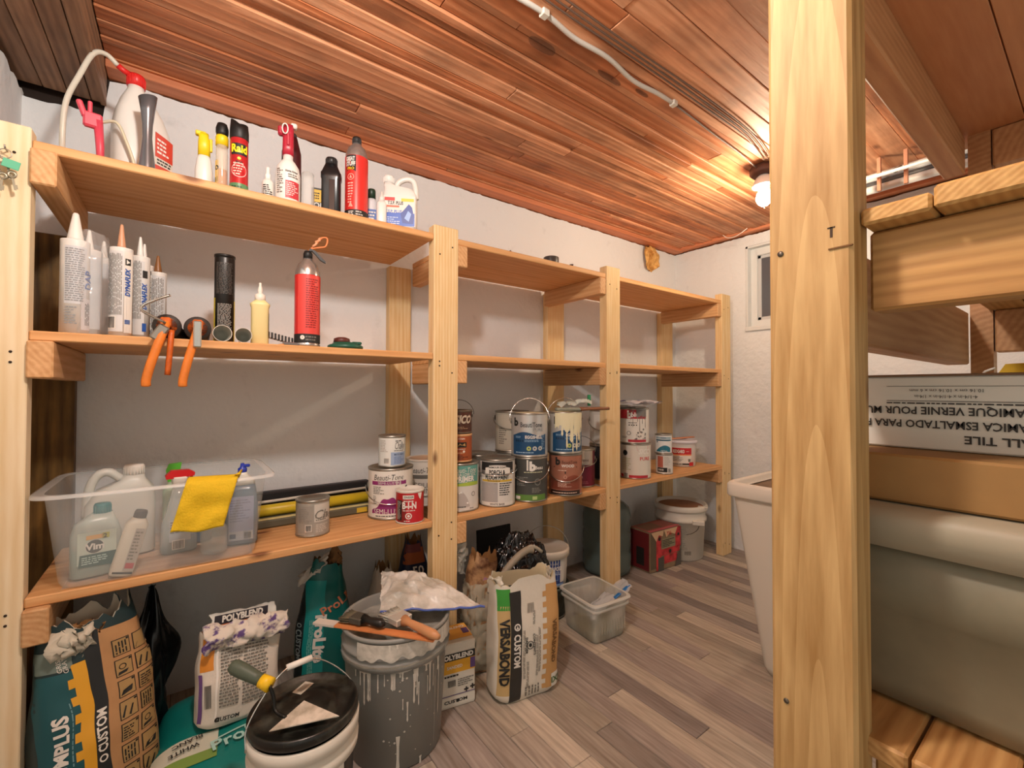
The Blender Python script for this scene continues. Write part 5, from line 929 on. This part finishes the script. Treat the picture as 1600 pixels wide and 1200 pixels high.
# sacks deep behind post 2
t = thing('grout_sack', 'small white sack far behind the grey bucket, beside the rear post', 'sack', (.600, 1.590, 0), 0, FB); bg = Bag(.055, .045, .285, 31, .008, topw=.45, topd=.5); bg.build(t, mat('cfc4b4', .7), kraft); bg.deco().rect(.0, .20, .04, .222, ink).rect(.008, .225, .036, .25, saff).build('printing', t)
t = thing('grout_sack', 'navy and orange printed sack behind the second post, white letters on it', 'sack', (.715, 1.590, 0), 0, FB); bg = Bag(.058, .045, .36, 37, .010, topw=.5, topd=.5); bg.build(t, mat('15203f', .5), kraft)
D = bg.deco(); D.rect(-.05, .275, .03, .33, mat('a8582c', .6)).text('50', .0, .25, .034, paper, bold=.02, lay=3).rect(-.045, .315, .02, .345, mat('7a3a3a', .6), 1).build('printing', t)
t = thing('plastic_bag', 'wisp of clear plastic hanging behind the lower bracket at the second post', 'plastic bag', (.775, 1.345, .295)); q = MB()
q.grid(lambda u, v: tuple(Vector((.026 * math.cos(2 * PI * u) * (.5 + v * .6), .02 * math.sin(2 * PI * u), .105 * v)) + nz((math.cos(2 * PI * u), math.sin(2 * PI * u), v * 3), 2, .018)), 24, 14, mat('dcdcd2', .2, 0, .5), wrap=True); q.build('bag_film', t)
# brown sack wrapped in clear plastic
t = thing('grout_sack', 'brown and purple printed sack in a clear liner, behind the white and green sack', 'sack', (.805, 1.266, 0), -.1, FB); t.rotation_euler = (-.05, .06, -.1)
bg = Bag(.056, .048, .36, 41, .013, topw=.75, topd=.7, jagz=.03); bg.build(t, grime('brown_print', '5a3420', 'b08a62', 22, .4, .6, .6), kraft)
D = bg.deco(); D.poly([(-.05, .20), (-.01, .30), (.03, .28), (.0, .20)], mat('a07a96', .6)).poly([(-.0, .25), (.02, .32), (.05, .31), (.03, .25)], mat('c2a04e', .6)).build('printing', t)
q = MB(); q.grid(lambda u, v: tuple(Vector(bg.pt(2 * PI * u, .01 + v * .27, 1.07)) + nz((math.cos(2 * PI * u) * 3, math.sin(2 * PI * u) * 3, v * 8), 2, .010)), 60, 30, mat('c9c4b0', .25, 0, .6), wrap=True); q.build('clear_liner', t)
# white/green versabond sack
t = thing('mortar_sack', 'open white sack with black, green and notched tan stripes, beside the yellow carton', 'sack', (.858, 1.098, 0), -.22, FB)
bg = Bag(.107, .056, .348, 51, .007, topw=.98, topd=.75, bulge=.06, jagz=.016, n=4.2, open_depth=.05); bg.build(t, mat('ddd8cb', .6, bump=.2, bscale=30), mat('d8c9a6', .7), fill=mat('101012', .2))
D = bg.deco(); tan = mat('c0a068', .55); grn = mat('3f9a3c', .45)
D.rect(-.101, .03, -.066, .285, mat('c4a873', .55)).rect(-.101, .272, -.062, .335, grn, 0).rect(-.066, .006, -.030, .325, mat('2b2a28', .5), 1).text('VERSABOND', -.083, .155, .027, ink, rot=-PI / 2, bold=.04, lay=3, wide=.19).text('CUSTOM', -.046, .155, .021, paper, rot=-PI / 2, bold=.04, lay=3, wide=.095).disc(-.046, .222, .0105, paper, 3, rin=.0065).poly([(-.050, .217), (-.042, .217), (-.046, .227)], paper, 3)
D.rect(.056, .02, .100, .325, mat('c69a62', .55)).text('VERSABOND', .078, .16, .014, mat('6a4a26', .5), rot=-PI / 2, bold=.03, lay=4, wide=.13)
for i in range(10): D.rect(.043, .022 + i * .030, .057, .037 + i * .030, mat('c69a62', .55))
D.disc(-.002, .165, .011, ink, 2, rin=.009).disc(-.002, .165, .005, ink, 2).text('DANGER', -.014, .165, .008, ink, rot=-PI / 2, bold=.03).text('CONTENTS', .012, .165, .008, ink, rot=-PI / 2, bold=.03)
for u_, a, b_ in [(-.022, .07, .21), (.022, .07, .19), (.031, .08, .21), (-.010, .04, .12), (.012, .22, .26)]: D.fine(u_ - .004, a, u_ + .004, b_, 2, grey_ink, vert=True)
D.code(-.01, .255, .012, .285, mat('9a968e', .5)).fine(-.02, .015, .035, .045, 5, grey_ink, vert=True).rect(.075, .02, .10, .06, paper, 1).text('IXI', .088, .04, .018, mat('4a6a3a', .5), lay=3, bold=.03)
D.rect(-.101, .006, -.066, .030, mat('e2ddd0', .6), 0).build('printing', t)
for sx in (-1, 1):
    q = MB(); q.grid(lambda u, v: tuple(Vector((sx * (.082 + .02 * u), -.03 + .06 * u, .318 + .050 * v - .02 * u)) + nz((u * 3 + sx, v * 3, 58), 2, .010)), 10, 8, mat('dcd6c8', .6)); q.build('torn_flap', t, solid=.001)
# black trash bag, black board and grey hose behind
q = MB()
def trash(u, v):
    a, b_ = 2 * PI * u, PI * v; d = Vector((math.cos(a) * math.sin(b_), math.sin(a) * math.sin(b_), -math.cos(b_)))
    k = 1 + .16 * noise.noise(d * 2.2) + .13 * (1 - abs(noise.noise(d * 4.3)) * 3) * .5 + .05 * (1 - abs(noise.noise(d * 10)) * 3)
    return (d.x * .134 * k, d.y * .090 * k, max(.001, .200 + d.z * .190 * k))
q.grid(trash, 110, 70, mat('0d0d0f', .16)); o = q.build('trash_bag', None, (.985, 1.288, .0)); tag(o, 'glossy black rubbish bag bulging between the white and green sack and the blue pail', 'trash bag')
t = thing('black_board', 'flat matt black panel leaning behind the black rubbish bag', 'panel', (1.000, 1.500, 0), -.02); t.rotation_euler = (-.06, 0, -.02); MB().box((-.045, -.004, 0), (.12, .004, .360), mat('0f0e10', .8), .002).build('panel', t); 
q = MB(); q.tube(catmull([(.83, 1.185, .30), (.86, 1.180, .340), (.90, 1.175, .372), (.935, 1.170, .388), (.955, 1.165, .386)], 5), .012, mat('8d8474', .55), 10); q.tube(catmull([(.925, 1.17, .384), (.945, 1.168, .398), (.965, 1.160, .392), (.985, 1.155, .376)], 4), .006, mat('9a9384', .5), 8); o = q.build('hose', None); tag(o, 'grey ragged tube end poking up over the black rubbish bag', 'tube')
# blue pail on a dark pail
t = thing('round_pail', 'dark grimy round pail underneath the blue labelled pail', 'pail', (1.232, 1.412, 0)); MB().lathe([(0, .002), (.076, .002), (.078, 0), (.090, .118), (.093, .118), (.093, .128), (.089, .128), (.086, .12), (0, .119)], grime('grimy_pail', '1c211d', '5a6258', 14, .4, .62, .5), 40).build('body', t); MB().lathe([(.0785, .006), (.081, .006), (.082, .010), (.079, .010)], dull, 40, close=False).build('foot_ring', t)
t = at('round_pail', 'round pail with a white lid and navy label, wire handle standing up', 'pail', 1.232, 1.412, .129); q = MB(); q.lathe([(0, .001), (.078, 0), (.080, .003), (.086, .118), (.086, .128)], mat('cfccc6', .4), 44, close=False); q.build('body', t)
q = MB(); q.lathe([(0, .140), (.080, .140), (.084, .146), (.092, .146), (.094, .138), (.094, .118), (.088, .116), (.087, .134), (0, .134)], mat('cfc6b8', .4), 44, close=False); q.build('lid', t)
D = Decal(cyl_S(lambda v: .0795 + .006 * v / .118)); D.rect(-.078, .008, .078, .112, mat('1b3f86', .4)).text('TOUT USAGE', .022, .098, .006, paper, lay=3).text('ALL PURPOSE', .018, .078, .016, white, bold=.04, lay=3, wide=.095).text('DRYWALL', .014, .06, .014, mat('bcd0f0', .5), bold=.02, lay=3).fine(-.02, .03, .05, .05, 4, mat('8fb0e0', .5)).rect(-.078, .008, .078, .016, mat('9ab8e6', .5), 1).disc(-.02, .028, .008, paper, 2, rin=.006).rect(.058, .020, .078, .112, mat('d6d3cd', .5), 1).build('label', t)
bail(t, .086, .146, 'up', .92, m=mat('b9b6ae', .3, .8), rr=.0013, reach=1.0, lean=-.02)
# clear tub with zip bag in front
t = thing('clear_tub', 'square grubby clear tub on the floor in front of the blue pail', 'tub', (1.290, 1.200, 0), -.085)
gr = grime('scuffed_clear_plastic', 'b9b7a6', 'dedfd8', 10, .4, .62, .3, .5, (1, 1, .25)); tub_mesh(.078, .088, .088, .098, .150, gr, mat('dcdcd4', .3, 0, .75), .010, parent=t)
q = MB(); loft(q, [(.118, .088, .098), (.120, .094, .104), (.126, .094, .104), (.128, .089, .099)], mat('dcdcd4', .3, 0, .6), 56, e=9, cap=False); q.build('stacking_ring', t)
q = MB(); loft(q, [(.004, .074, .084), (.028, .077, .087), (.032, .06, .07)], grime('sludge', '7e7c66', 'a29f8c', 12, .4, .6, .7), 40, e=8); q.build('residue', t)
q = MB()
for k in range(12): q.box((-.070 + k * .0125, -.0925, .03), (-.067 + k * .0125, -.0905, .105 + .01 * (k % 3)), mat('c9c9bd', .4, 0, .5), 0)
q.build('scrapes', t, kind='stuff')
t = thing('zip_bag', 'clear zip bag with a bright blue strip sticking out of the square clear tub', 'plastic bag', (1.345, 1.190, .10), 0); t.rotation_euler = (0, -.62, -.45)
def zb(u, v, s_=0): return tuple(Vector(((u - .45) * .20, (v - .5) * .085, .012 * math.sin(u * 7) * (1 - abs(2 * v - 1)) + s_ * .012 * (1 - abs(2 * v - 1)) * (1 - abs(2 * u - 1)))) + nz((u * 5, v * 4, 3 + s_), 2, .008))
q = MB(); fm = mat('dfe2e4', .18, 0, .6); q.grid(lambda u, v: zb(u, v), 30, 14, fm); q.grid(lambda u, v: zb(u, v, 1), 30, 14, fm); q.build('bag_film', t); q = MB(); q.box((.030, -.036, .0), (.108, -.020, .004), mat('2a78be', .4), .001); q.build('blue_strip', t)
# water jug
t = thing('water_jug', 'blue grey see-through water cooler jug behind the third post', 'jug', (1.772, 1.562, 0), 0); wj = mat('6b7b78', .14, 0, .8)
q = MB(); P_ = [(0, .002), (.10, .002), (.118, .010), (.122, .03), (.122, .10), (.118, .112), (.122, .124), (.122, .20), (.117, .212), (.122, .224), (.122, .285), (.112, .325), (.085, .350), (.045, .366), (.030, .374), (.030, .395), (.034, .398), (.034, .405), (0, .405)]
q.lathe(P_, wj, 48); q.build('body', t); MB().lathe([(.031, .378), (.036, .380), (.036, .402), (0, .404)], mat('dfe3e6', .4), 24, close=False).build('cap', t)
# red taped carton
t = thing('cardboard_box', 'low red and brown carton bound with red and black tape, by the white pail', 'box', (2.022, 1.448, 0), -.05); cb = mat('8f7a5e', .75, var=.25, vscale=20)
MB().box((-.122, -.068, 0), (.122, .068, .205), cb, .006).build('carton', t)
redp = grime('worn_red_print', '8a1a20', 'd03a40', 24, .35, .6, .5); D = Decal(front_S(-.0682), .0008)
D.rect(-.120, .02, -.08, .204, mat('5e5240', .7)).rect(-.078, .006, -.040, .204, redp, 1).rect(.075, .10, .120, .204, redp, 1).rect(-.04, .075, .11, .108, redp, 1).rect(-.015, .03, .09, .072, redp, 0).rect(-.035, .108, .075, .16, mat('8c8468', .7), 1).fine(-.03, .115, .07, .155, 5, ink, 2).rect(-.065, .0, -.020, .070, mat('4a4a44', .6), 2).poly([(-.12, .205), (-.02, .205), (-.03, .175), (-.06, .185), (-.08, .155), (-.10, .18)], mat('c9a886', .7), 3).poly([(-.02, .205), (.09, .205), (.07, .170), (.03, .185), (.0, .165)], mat('cfae8a', .7), 3).text('TG', .02, .182, .02, redp, bold=.02, lay=4).disc(-.055, .165, .010, ink, 3).disc(.03, .09, .010, ink, 3).disc(.098, .165, .008, ink, 3).poly([(.07, .0), (.12, .0), (.12, .09), (.09, .06)], mat('57504a', .6), 2).build('printing', t)
D = Decal(lambda u, v: (-.1222, -u, v), .0008); D.rect(-.06, .01, .06, .20, mat('6e1c20', .6)).rect(-.02, .03, .03, .12, ink, 1).build('side_printing', t)
D = Decal(lambda u, v: (u, v, .2052), .0008); D.rect(-.118, -.064, .118, .064, mat('9a5a4c', .7)).rect(-.12, -.066, .12, -.045, mat('b8565a', .6), 1).rect(-.10, -.03, .02, .05, mat('7a5a44', .7), 1).build('top_printing', t)
# white pail by the last post
t = at('round_pail', 'large white pail with a loose grubby lid and wire handle, beside the last post', 'pail', 2.276, 1.462, 0); wpl = mat('d8d2c6', .4)
MB().lathe([(0, .002), (.112, 0), (.118, .004), (.128, .205), (.136, .206), (.137, .222), (.130, .224), (.132, .272)], wpl, 56, close=False).build('body', t)
MB().lathe([(.131, .262), (.141, .262), (.143, .270), (.143, .282), (.139, .292), (.133, .294), (.128, .284), (.120, .276), (0, .276)], wpl, 56, close=False).build('lid_rim', t); MB().lathe([(0, .2775), (.118, .2775), (.120, .2765)], mat('a8744e', .6, var=.3), 48, close=False).build('lid_panel', t)
q = MB(); q.tube(catmull([(.10, -.095, .212), (.085, -.125, .18), (.055, -.140, .16), (.03, -.140, .152)], 5), .0017, mat('4a4640', .4, .8), 6); q.box((.06, -.128, .200), (.12, -.098, .226), wpl, .004, ); q.build('handle', t)
D = Decal(cyl_S(lambda v: .118 + .010 * v / .205)); D.fine(-.03, .06, .045, .19, 16, mat('a39c90', .5)).fine(-.06, .045, .0, .056, 2, grey_ink).code(.02, .035, .055, .055, grey_ink).rect(-.10, .165, -.05, .182, ink, 1).build('label', t)
MB().box((-.02, .0, 0), (.03, .02, .008), wpl, .002, trm(.11, -.075, .284)).build('lid_tab', t)
# polyblend box
t = thing('grout_box', 'small white and yellow carton on the floor just right of the grey bucket', 'box', (.665, 1.185, 0), -.20)
MB().box((-.060, -.040, 0), (.054, .060, .185), mat('d9d2c4', .6), .003).build('carton', t)
D = Decal(front_S(-.0402), .0005); pb = saff
D.rect(-.059, .100, .053, .145, pb).rect(-.059, .136, .053, .157, ink, 1).text('POLYBLEND', -.002, .147, .014, paper, bold=.05, lay=3, wide=.098).text('SANDED', -.01, .118, .009, paper, lay=3, bold=.02).rect(.038, .104, .053, .134, mat('5c4480', .5), 1).fine(-.04, .088, .03, .098, 1, ink).code(-.03, .062, -.006, .080, ink).fine(.0, .058, .05, .082, 4, grey_ink).text('+', .026, .045, .018, ink, bold=.05).text('+', .045, .049, .018, ink, bold=.06).rect(-.059, .036, .053, .038, mat('5c4480', .5), 1).rect(-.059, .008, .053, .032, mat('e2dccf', .6)).text('CUSTOM', -.006, .02, .009, ink, bold=.03, wide=.07).disc(.0, .02, .005, ink, 3).build('printing', t)
D = Decal(lambda u, v: (u, v, .1852), .0005); D.rect(-.058, -.02, .052, .058, mat('e0a84a', .5)).text('POLYBLEND', 0, .04, .012, paper, bold=.04).rect(.03, .0, .05, .03, mat('5c4480', .5), 1).build('top_printing', t)
# big grey bucket
gbx, gby = .470, 1.146
t = at('mixing_bucket', 'large grey bucket splashed with white mortar, in the centre foreground', 'bucket', gbx, gby, 0); gp_ = mat('7c7d79', .38, 0, .97); thin = grime('dried_mortar', 'a9a69c', 'd8d4ca', 30, .3, .6, .8)
rB = lambda v: .1165 + (.0145 * v / .25)
MB().lathe([(0, .002), (.112, 0), (.1165, .004), (.131, .25)], gp_, 64, close=False).build('body', t)
MB().lathe([(.131, .25), (.138, .251), (.139, .266), (.134, .268), (.1335, .276), (.138, .278), (.1385, .286), (.134, .288), (.134, .318), (.140, .320), (.1405, .328), (.136, .330), (.131, .326), (.127, .26), (.110, .05), (0, .05)], mat('8f908c', .38), 64, close=False).build('rim', t)
MB().lathe([(0, .300), (.130, .300)], grime('dirty_water', '6e6f68', 'a9a8a0', 8, .4, .6, .2), 48, close=False).build('slurry', t)
D = Decal(cyl_S(lambda v: rB(v) if v < .25 else .1405)); 
D.band(-.19, .20, lambda u: .246 + .010 * noise.noise((u * 30, 2, 0)), .267, thin, 1, nu=90)
for i in range(26): u_ = r.uniform(-.12, .19); D.drip(u_, .246, abs(r.gauss(.02, .03)) + .008, r.uniform(.003, .009), thin, 2)
for u_, v_, l, w_ in [(.042, .235, .075, .006), (.054, .21, .06, .004), (.015, .18, .028, .003), (.026, .17, .05, .005), (.079, .215, .05, .003), (.098, .235, .06, .003), (.12, .22, .13, .004), (.004, .09, .085, .010), (.06, .02, .02, .008), (.105, .2, .18, .0012)]: D.drip(u_, v_, l, w_, mat('cfccc2', .8), 2)
for i in range(30): D.disc(r.uniform(-.03, .17), r.uniform(.02, .24), r.uniform(.0008, .003), mat('c2bfb5', .8), 2, n=6)
D.build('mortar_splashes', t)
D = Decal(cyl_S(.1385)); D.band(-.10, .19, lambda u: .280 + .016 * noise.noise((u * 40, 5, 0)), lambda u: .318, thin, 1, nu=80)
for i in range(12): D.drip(r.uniform(-.02, .17), .318, r.uniform(.01, .03), r.uniform(.003, .008), mat('d9d6cc', .8), 2)
D.build('rim_splashes', t)
MB().tube([(-.139 * math.cos(a * PI / 20), .139 * math.sin(a * PI / 20) * 1.0, .282 - .0 * a) for a in range(21)], .002, dull, 6).build('handle', t)
# items across it
t = thing('stir_stick', 'wooden stir stick with one white dipped end across the grey bucket rim', 'stir stick', (.385, 1.085, .3315), 0); L0 = Vector((.275, 1.205, 0)); L1 = Vector((.482, .952, 0)); an = math.atan2((L1 - L0).y, (L1 - L0).x); t.rotation_euler = (0, 0, an)
hl = (L1 - L0).length / 2; MB().box((-hl + .06, -.012, 0), (hl, .012, .005), wood('paint_stick', 'e0935c', 'c9743c', 'X', knots=False), .001).build('stick', t); MB().prism([(-hl + .0, 0), (-hl + .06, 0), (-hl + .06, .0052), (-hl + .0, .0052)], -.0122, .0122, mat('cfc8be', .6)).build('painted_end', t)
def brush(label, x, y, z, ang, hl_, hw_, bl_, hm, fm, bm_, tilt=0):
    t = thing('paint_brush', label, 'paint brush', (x, y, z), ang); t.rotation_euler = (0, tilt, ang)
    MB().tube([(0, 0, .011), (.02, 0, .012), (hl_ * .5, 0, .012), (hl_ * .85, 0, .012), (hl_, 0, .012)], .01, hm, 12, radii=[.014, .0085, .0105, .0115, .006]).build('handle', t)
    MB().box((-.034, -hw_, .003), (.002, hw_, .019), fm, .002).build('ferrule', t)
    q = MB()
    for k in range(44):
        yy = (k / 43 - .5) * 2 * hw_; sp = yy * .25
        for zz in (.006, .011, .016): q.tube([(-.032, yy, zz), (-.032 - bl_ * r.uniform(.85, 1), yy + sp * r.uniform(.6, 1.1) + r.uniform(-.002, .002), zz + r.uniform(-.002, .002) - .002)], .0009, bm_, 4)
    q.build('bristles', t, kind='stuff')
brush('paint brush with a fat tan wooden handle and whitened bristles on the grey bucket', .452, 1.055, .338, -1.30, .125, .024, .040, mat('c68e62', .45), mat('c9c6bd', .4, .4), mat('b9b6aa', .8))
brush('small brush with a black handle and dark stiff bristles on the grey bucket', .372, 1.118, .338, -1.02, .062, .017, .030, mat('1e1c1a', .35), mat('5a574e', .5, .4), mat('6b6450', .9))
t = thing('zip_bag', 'large mortar smeared zip bag with a blue seal draped over the grey bucket', 'plastic bag', (.545, 1.165, .338), 0)
def gbag(u, v, s_=0):
    a = Vector((-.055, .150, .035)); b_ = Vector((.095, .110, -.012)); c_ = Vector((.118, -.155, -.006)); d_ = Vector((-.125, -.035, .006))
    p = (a * (1 - u) + b_ * u) * (1 - v) + (d_ * (1 - u) + c_ * u) * v; e = (1 - abs(2 * u - 1) ** 3) * (1 - abs(2 * v - 1) ** 3)
    return tuple(p + Vector((0, 0, s_ * .03 * e + .004)) + nz((u * 4, v * 4, 5 + s_), 1.6, .017 * (e * .8 + .2)) + nz((u * 12, v * 12, 5 + s_), 1.6, .004))
smear = grime('smeared_film', 'b8b5aa', 'eceae4', 11, .38, .6, .3, .8); q = MB(); q.grid(lambda u, v: gbag(u, v, 1), 60, 50, smear); q.grid(lambda u, v: gbag(u, v, -.1), 40, 30, smear); q.build('bag_film', t)
MB().tube([Vector(gbag(u / 20, 1, 1)) + Vector((0, 0, .003)) for u in range(21)], .003, mat('4a62b0', .35), 8).build('seal_strip', t)
# bucket with black lid
t = at('lidded_bucket', 'short white bucket with a dirty black lid and raised wire handle, bottom centre', 'bucket', .204, .960, 0, turn=20); lidm_ = grime('grimy_black_lid', '10110f', '4a4c44', 16, .46, .72, .3)
MB().lathe([(0, .002), (.082, 0), (.086, .004), (.093, .225)], mat('15151a', .4), 56, close=False).build('body', t)
MB().lathe([(.0932, .215), (.100, .217), (.101, .232), (.096, .236), (.097, .250), (.101, .252), (.102, .275), (.097, .277)], mat('d9d5ca', .4), 56, close=False).build('white_collar', t)
MB().lathe([(.0985, .282), (.1005, .284), (.1005, .297), (.098, .301), (.095, .301), (.091, .292), (.060, .293), (.058, .2945), (.045, .2945), (.043, .293), (0, .293)], lidm_, 64, close=False).build('lid', t)
D = Decal(cyl_S(.0925)); D.rect(.020, .02, .045, .212, paper).text('9.1', .032, .17, .018, ink, bold=.02, rot=PI / 2).text('kg', .032, .145, .011, ink, rot=PI / 2).rect(-.08, .05, .01, .2, mat('16213f', .4)).build('label', t)
D = Decal(lambda u, v: (u, v, .2935), .0006)
c3 = math.cos(.5); s3 = math.sin(.5); D.poly([(.018 + a * c3 - b_ * s3, .060 + a * s3 + b_ * c3) for a, b_ in [(-.019, -.011), (.019, -.011), (.019, .011), (-.019, .011)]], mat('b9b3a6', .6), 1); D.poly([(.018 + a * c3 - b_ * s3, .060 + a * s3 + b_ * c3) for a, b_ in [(-.012, -.006), (.012, -.006), (.012, .006), (-.012, .006)]], mat('8f897e', .6), 2).build('sticker', t)
q = MB(); hp = catmull([(-.104, .0, .262), (-.098, .012, .300), (-.058, .026, .345), (-.018, .032, .368), (.018, .032, .368), (.058, .026, .345), (.098, .012, .300), (.104, 0, .262)], 5); q.tube(hp, .0016, chrome, 6); q.build('handle', t); MB().tube([(-.024, .031, .3675), (.024, .031, .3675)], .0062, mat('e6e3dc', .4), 12).build('grip', t)
# trowel
t = thing('pointing_trowel', 'pointing trowel with a grey green handle and yellow collar lying on the black lid', 'trowel', (.185, .925, .3035), 0); blm = grime('crusted_steel', 'a8a090', 'd8d0c2', 22, .4, .6, .5)
q = MB(); tri = [(-.050, -.010), (.062, -.046), (.018, .038)]; q.add([(x, y, .0) for x, y in tri] + [(x, y, .0018) for x, y in tri], [[2, 1, 0], [3, 4, 5], [0, 1, 4, 3], [1, 2, 5, 4], [2, 0, 3, 5]], blm, False); q.build('blade', t)
MB().tube(catmull([(-.020, .008, .002), (-.034, .030, .008), (-.036, .040, .030), (-.042, .046, .050)], 4), .0035, mat('2a2a28', .4, .7), 8).build('tang', t)
a_ = Vector((-.040, .046, .050)); b_ = Vector((-.100, .108, .080)); MB().tube([a_, a_.lerp(b_, .24)], .0125, mat('efc21e', .4), 14, radii=[.0135, .012]).build('collar', t); MB().tube([a_.lerp(b_, k) for k in (.24, .4, .7, .9, .98, 1)], .01, mat('4f5a4c', .5), 16, radii=[.0105, .0115, .0135, .0135, .011, .005]).build('handle', t)
# ---------------------------------------------------------------- right side
t = thing('storage_bin', 'tall pale plastic bin with a thick rolled rim, left of the thick knotty post', 'bin', (1.66, .545, 0), 0); bm_ = mat('dcd4c6', .4, bump=.05)
q = MB(); loft(q, [(0, .105, .110), (.004, .125, .13), (.03, .135, .142), (.57, .190, .212), (.585, .192, .214)], bm_, 96, e=16, cap=True); q.build('body', t)
q = MB(); loft(q, [(.572, .192, .214), (.574, .204, .226), (.580, .207, .229), (.612, .207, .229), (.620, .202, .224), (.622, .194, .216), (.616, .186, .208), (.604, .184, .206), (.600, .178, .200)], bm_, 96, e=16, cap=False); q.build('rim', t)
q = MB(); loft(q, [(.598, .18, .202), (.597, .05, .05)], mat('cfae8c', .6), 48, e=6); q.build('lid_panel', t)
# grey tote on the low deck
t = thing('storage_tote', 'large dusty grey translucent tote on the low deck behind the knotty post', 'storage box', (.978, -.005, .5300), 0)
gt_ = grime('dusty_plastic', '6a6350', '8d846c', 5, .35, .65, .55, 1, (1, .5, .5)); q = MB(); loft(q, [(0, .235, .215), (.006, .255, .235), (.03, .262, .240), (.12, .268, .242), (.123, .272, .246), (.205, .276, .248)], gt_, 96, e=26, cap=True); q.build('body', t)
q = MB(); loft(q, [(.200, .276, .246), (.202, .286, .249), (.216, .288, .250), (.219, .290, .251), (.238, .292, .252), (.250, .280, .244), (.252, .20, .15)], mat('9b917c', .5), 96, e=26); q.build('lid', t)
for k in (-.06, .02): MB().box((-.2745, -.004 + k, .085), (-.2715, .004 + k, .128), mat('4a4438', .7), .001, rotm('X', 14)).build('scratch', t)
# brown carton and white tile carton
t = thing('cardboard_box', 'flat brown carton lying on the lid of the dusty grey tote', 'box', (.985, -.02, .7830), 0); kb = mat('98713f', .7, var=.08, vscale=40)
MB().box((-.265, -.235, 0), (.25, .245, .060), kb, .003).build('carton', t)
t = thing('tile_box', 'white tile carton printed upside down in three languages on the brown carton', 'box', (1.0, -.02, .8440), 0)
MB().box((-.195, -.235, 0), (.21, .255, .098), mat('d6d1c6', .6), .002).build('carton', t)
D = Decal(lambda u, v: (-.1955, -u, v), .0005); tk = mat('2a2622', .6)
D.text('WALL TILE', -.095, .016, .0105, tk, rot=PI, bold=.02, wide=.075).text('CERAMICA ESMALTADO PARA PARED', -.160, .034, .0105, tk, rot=PI, bold=.02, wide=.208).text('CERAMIQUE VERNIE POUR MUR', -.150, .052, .0105, tk, rot=PI, bold=.02, wide=.185)
D.rect(-.21, .0645, .20, .0652, tk, 1)
for k in (-.150, -.02, .11): D.text('4-1/4-in x 4-1/4-in x 1/4-in', k, .071, .0045, tk, rot=PI, wide=.06).text('10.16 cm x 10.16 cm x 6 mm', k, .079, .0045, tk, rot=PI, wide=.07)
D.fine(-.21, .060, .20, .0635, 1, tk).rect(-.21, .0845, .20, .085, tk, 1).build('printing', t); MB().box((-.197, -.235, .098), (-.19, .255, .101), mat('7a5c44', .8), .001).build('top_edge', t)
t = thing('yellow_folder', 'mustard yellow folded card lying on the white tile carton', 'folder', (1.13, .055, .9425), 0)
MB().prism([(-.12, 0), (.066, 0), (.052, .026), (-.12, .034)], -.003, .003, mat('d0a81e', .6), rotm('Z', 90)).prism([(-.12, 0), (.066, 0), (.066, .002), (-.12, .002)], -.05, .003, mat('c9a21c', .6), rotm('Z', 90)).build('card', t)
MB().tube(catmull([(0, .066, .003), (.0, .078, .012), (.0, .064, .020)], 4), .002, mat('d9d3c8', .5), 6).build('loop', t)
# keys on the left post
t = thing('key_bunch', 'bunch of old keys with a mint green tag hanging on the leftmost post', 'keys', (-.280, 1.294, 1.392), 0); km = mat('a39c88', .35, .8)
MB().tube([(0, .003, 0), (0, -.014, 0), (0, -.016, .006)], .0016, tin, 6).build('hook', t)
MB().tube([(.009 * math.cos(a * PI / 8), -.012, -.010 + .009 * math.sin(a * PI / 8)) for a in range(16)], .0009, tin, 6, closed=True).build('ring', t)
for i, (x, z, a) in enumerate([(-.016, -.022, 25), (-.006, -.024, 8), (.004, -.03, -6), (-.012, -.046, 30), (.010, -.050, -10), (-.002, -.056, 4)]):
    Tm = rotm('Y', a); q = MB(); q.lathe([(.003, 0), (.0075, 0), (.0075, .0015), (.003, .0015), (.003, 0)], km, 14, Tm @ rotm('X', 90), close=False); q.box((-.0018, -.0015, -.030), (.0018, 0, -.007), km, 0, Tm); q.box((.0018, -.0015, -.028), (.0042, 0, -.020), km, 0, Tm); q.build('key', t, (x, -.010 - i * .0012, z))
MB().box((-.012, -.001, -.010), (.012, .001, .007), mat('5fb894', .45), .001, rotm('Y', 12)).build('tag', t, (.010, -.020, -.030))
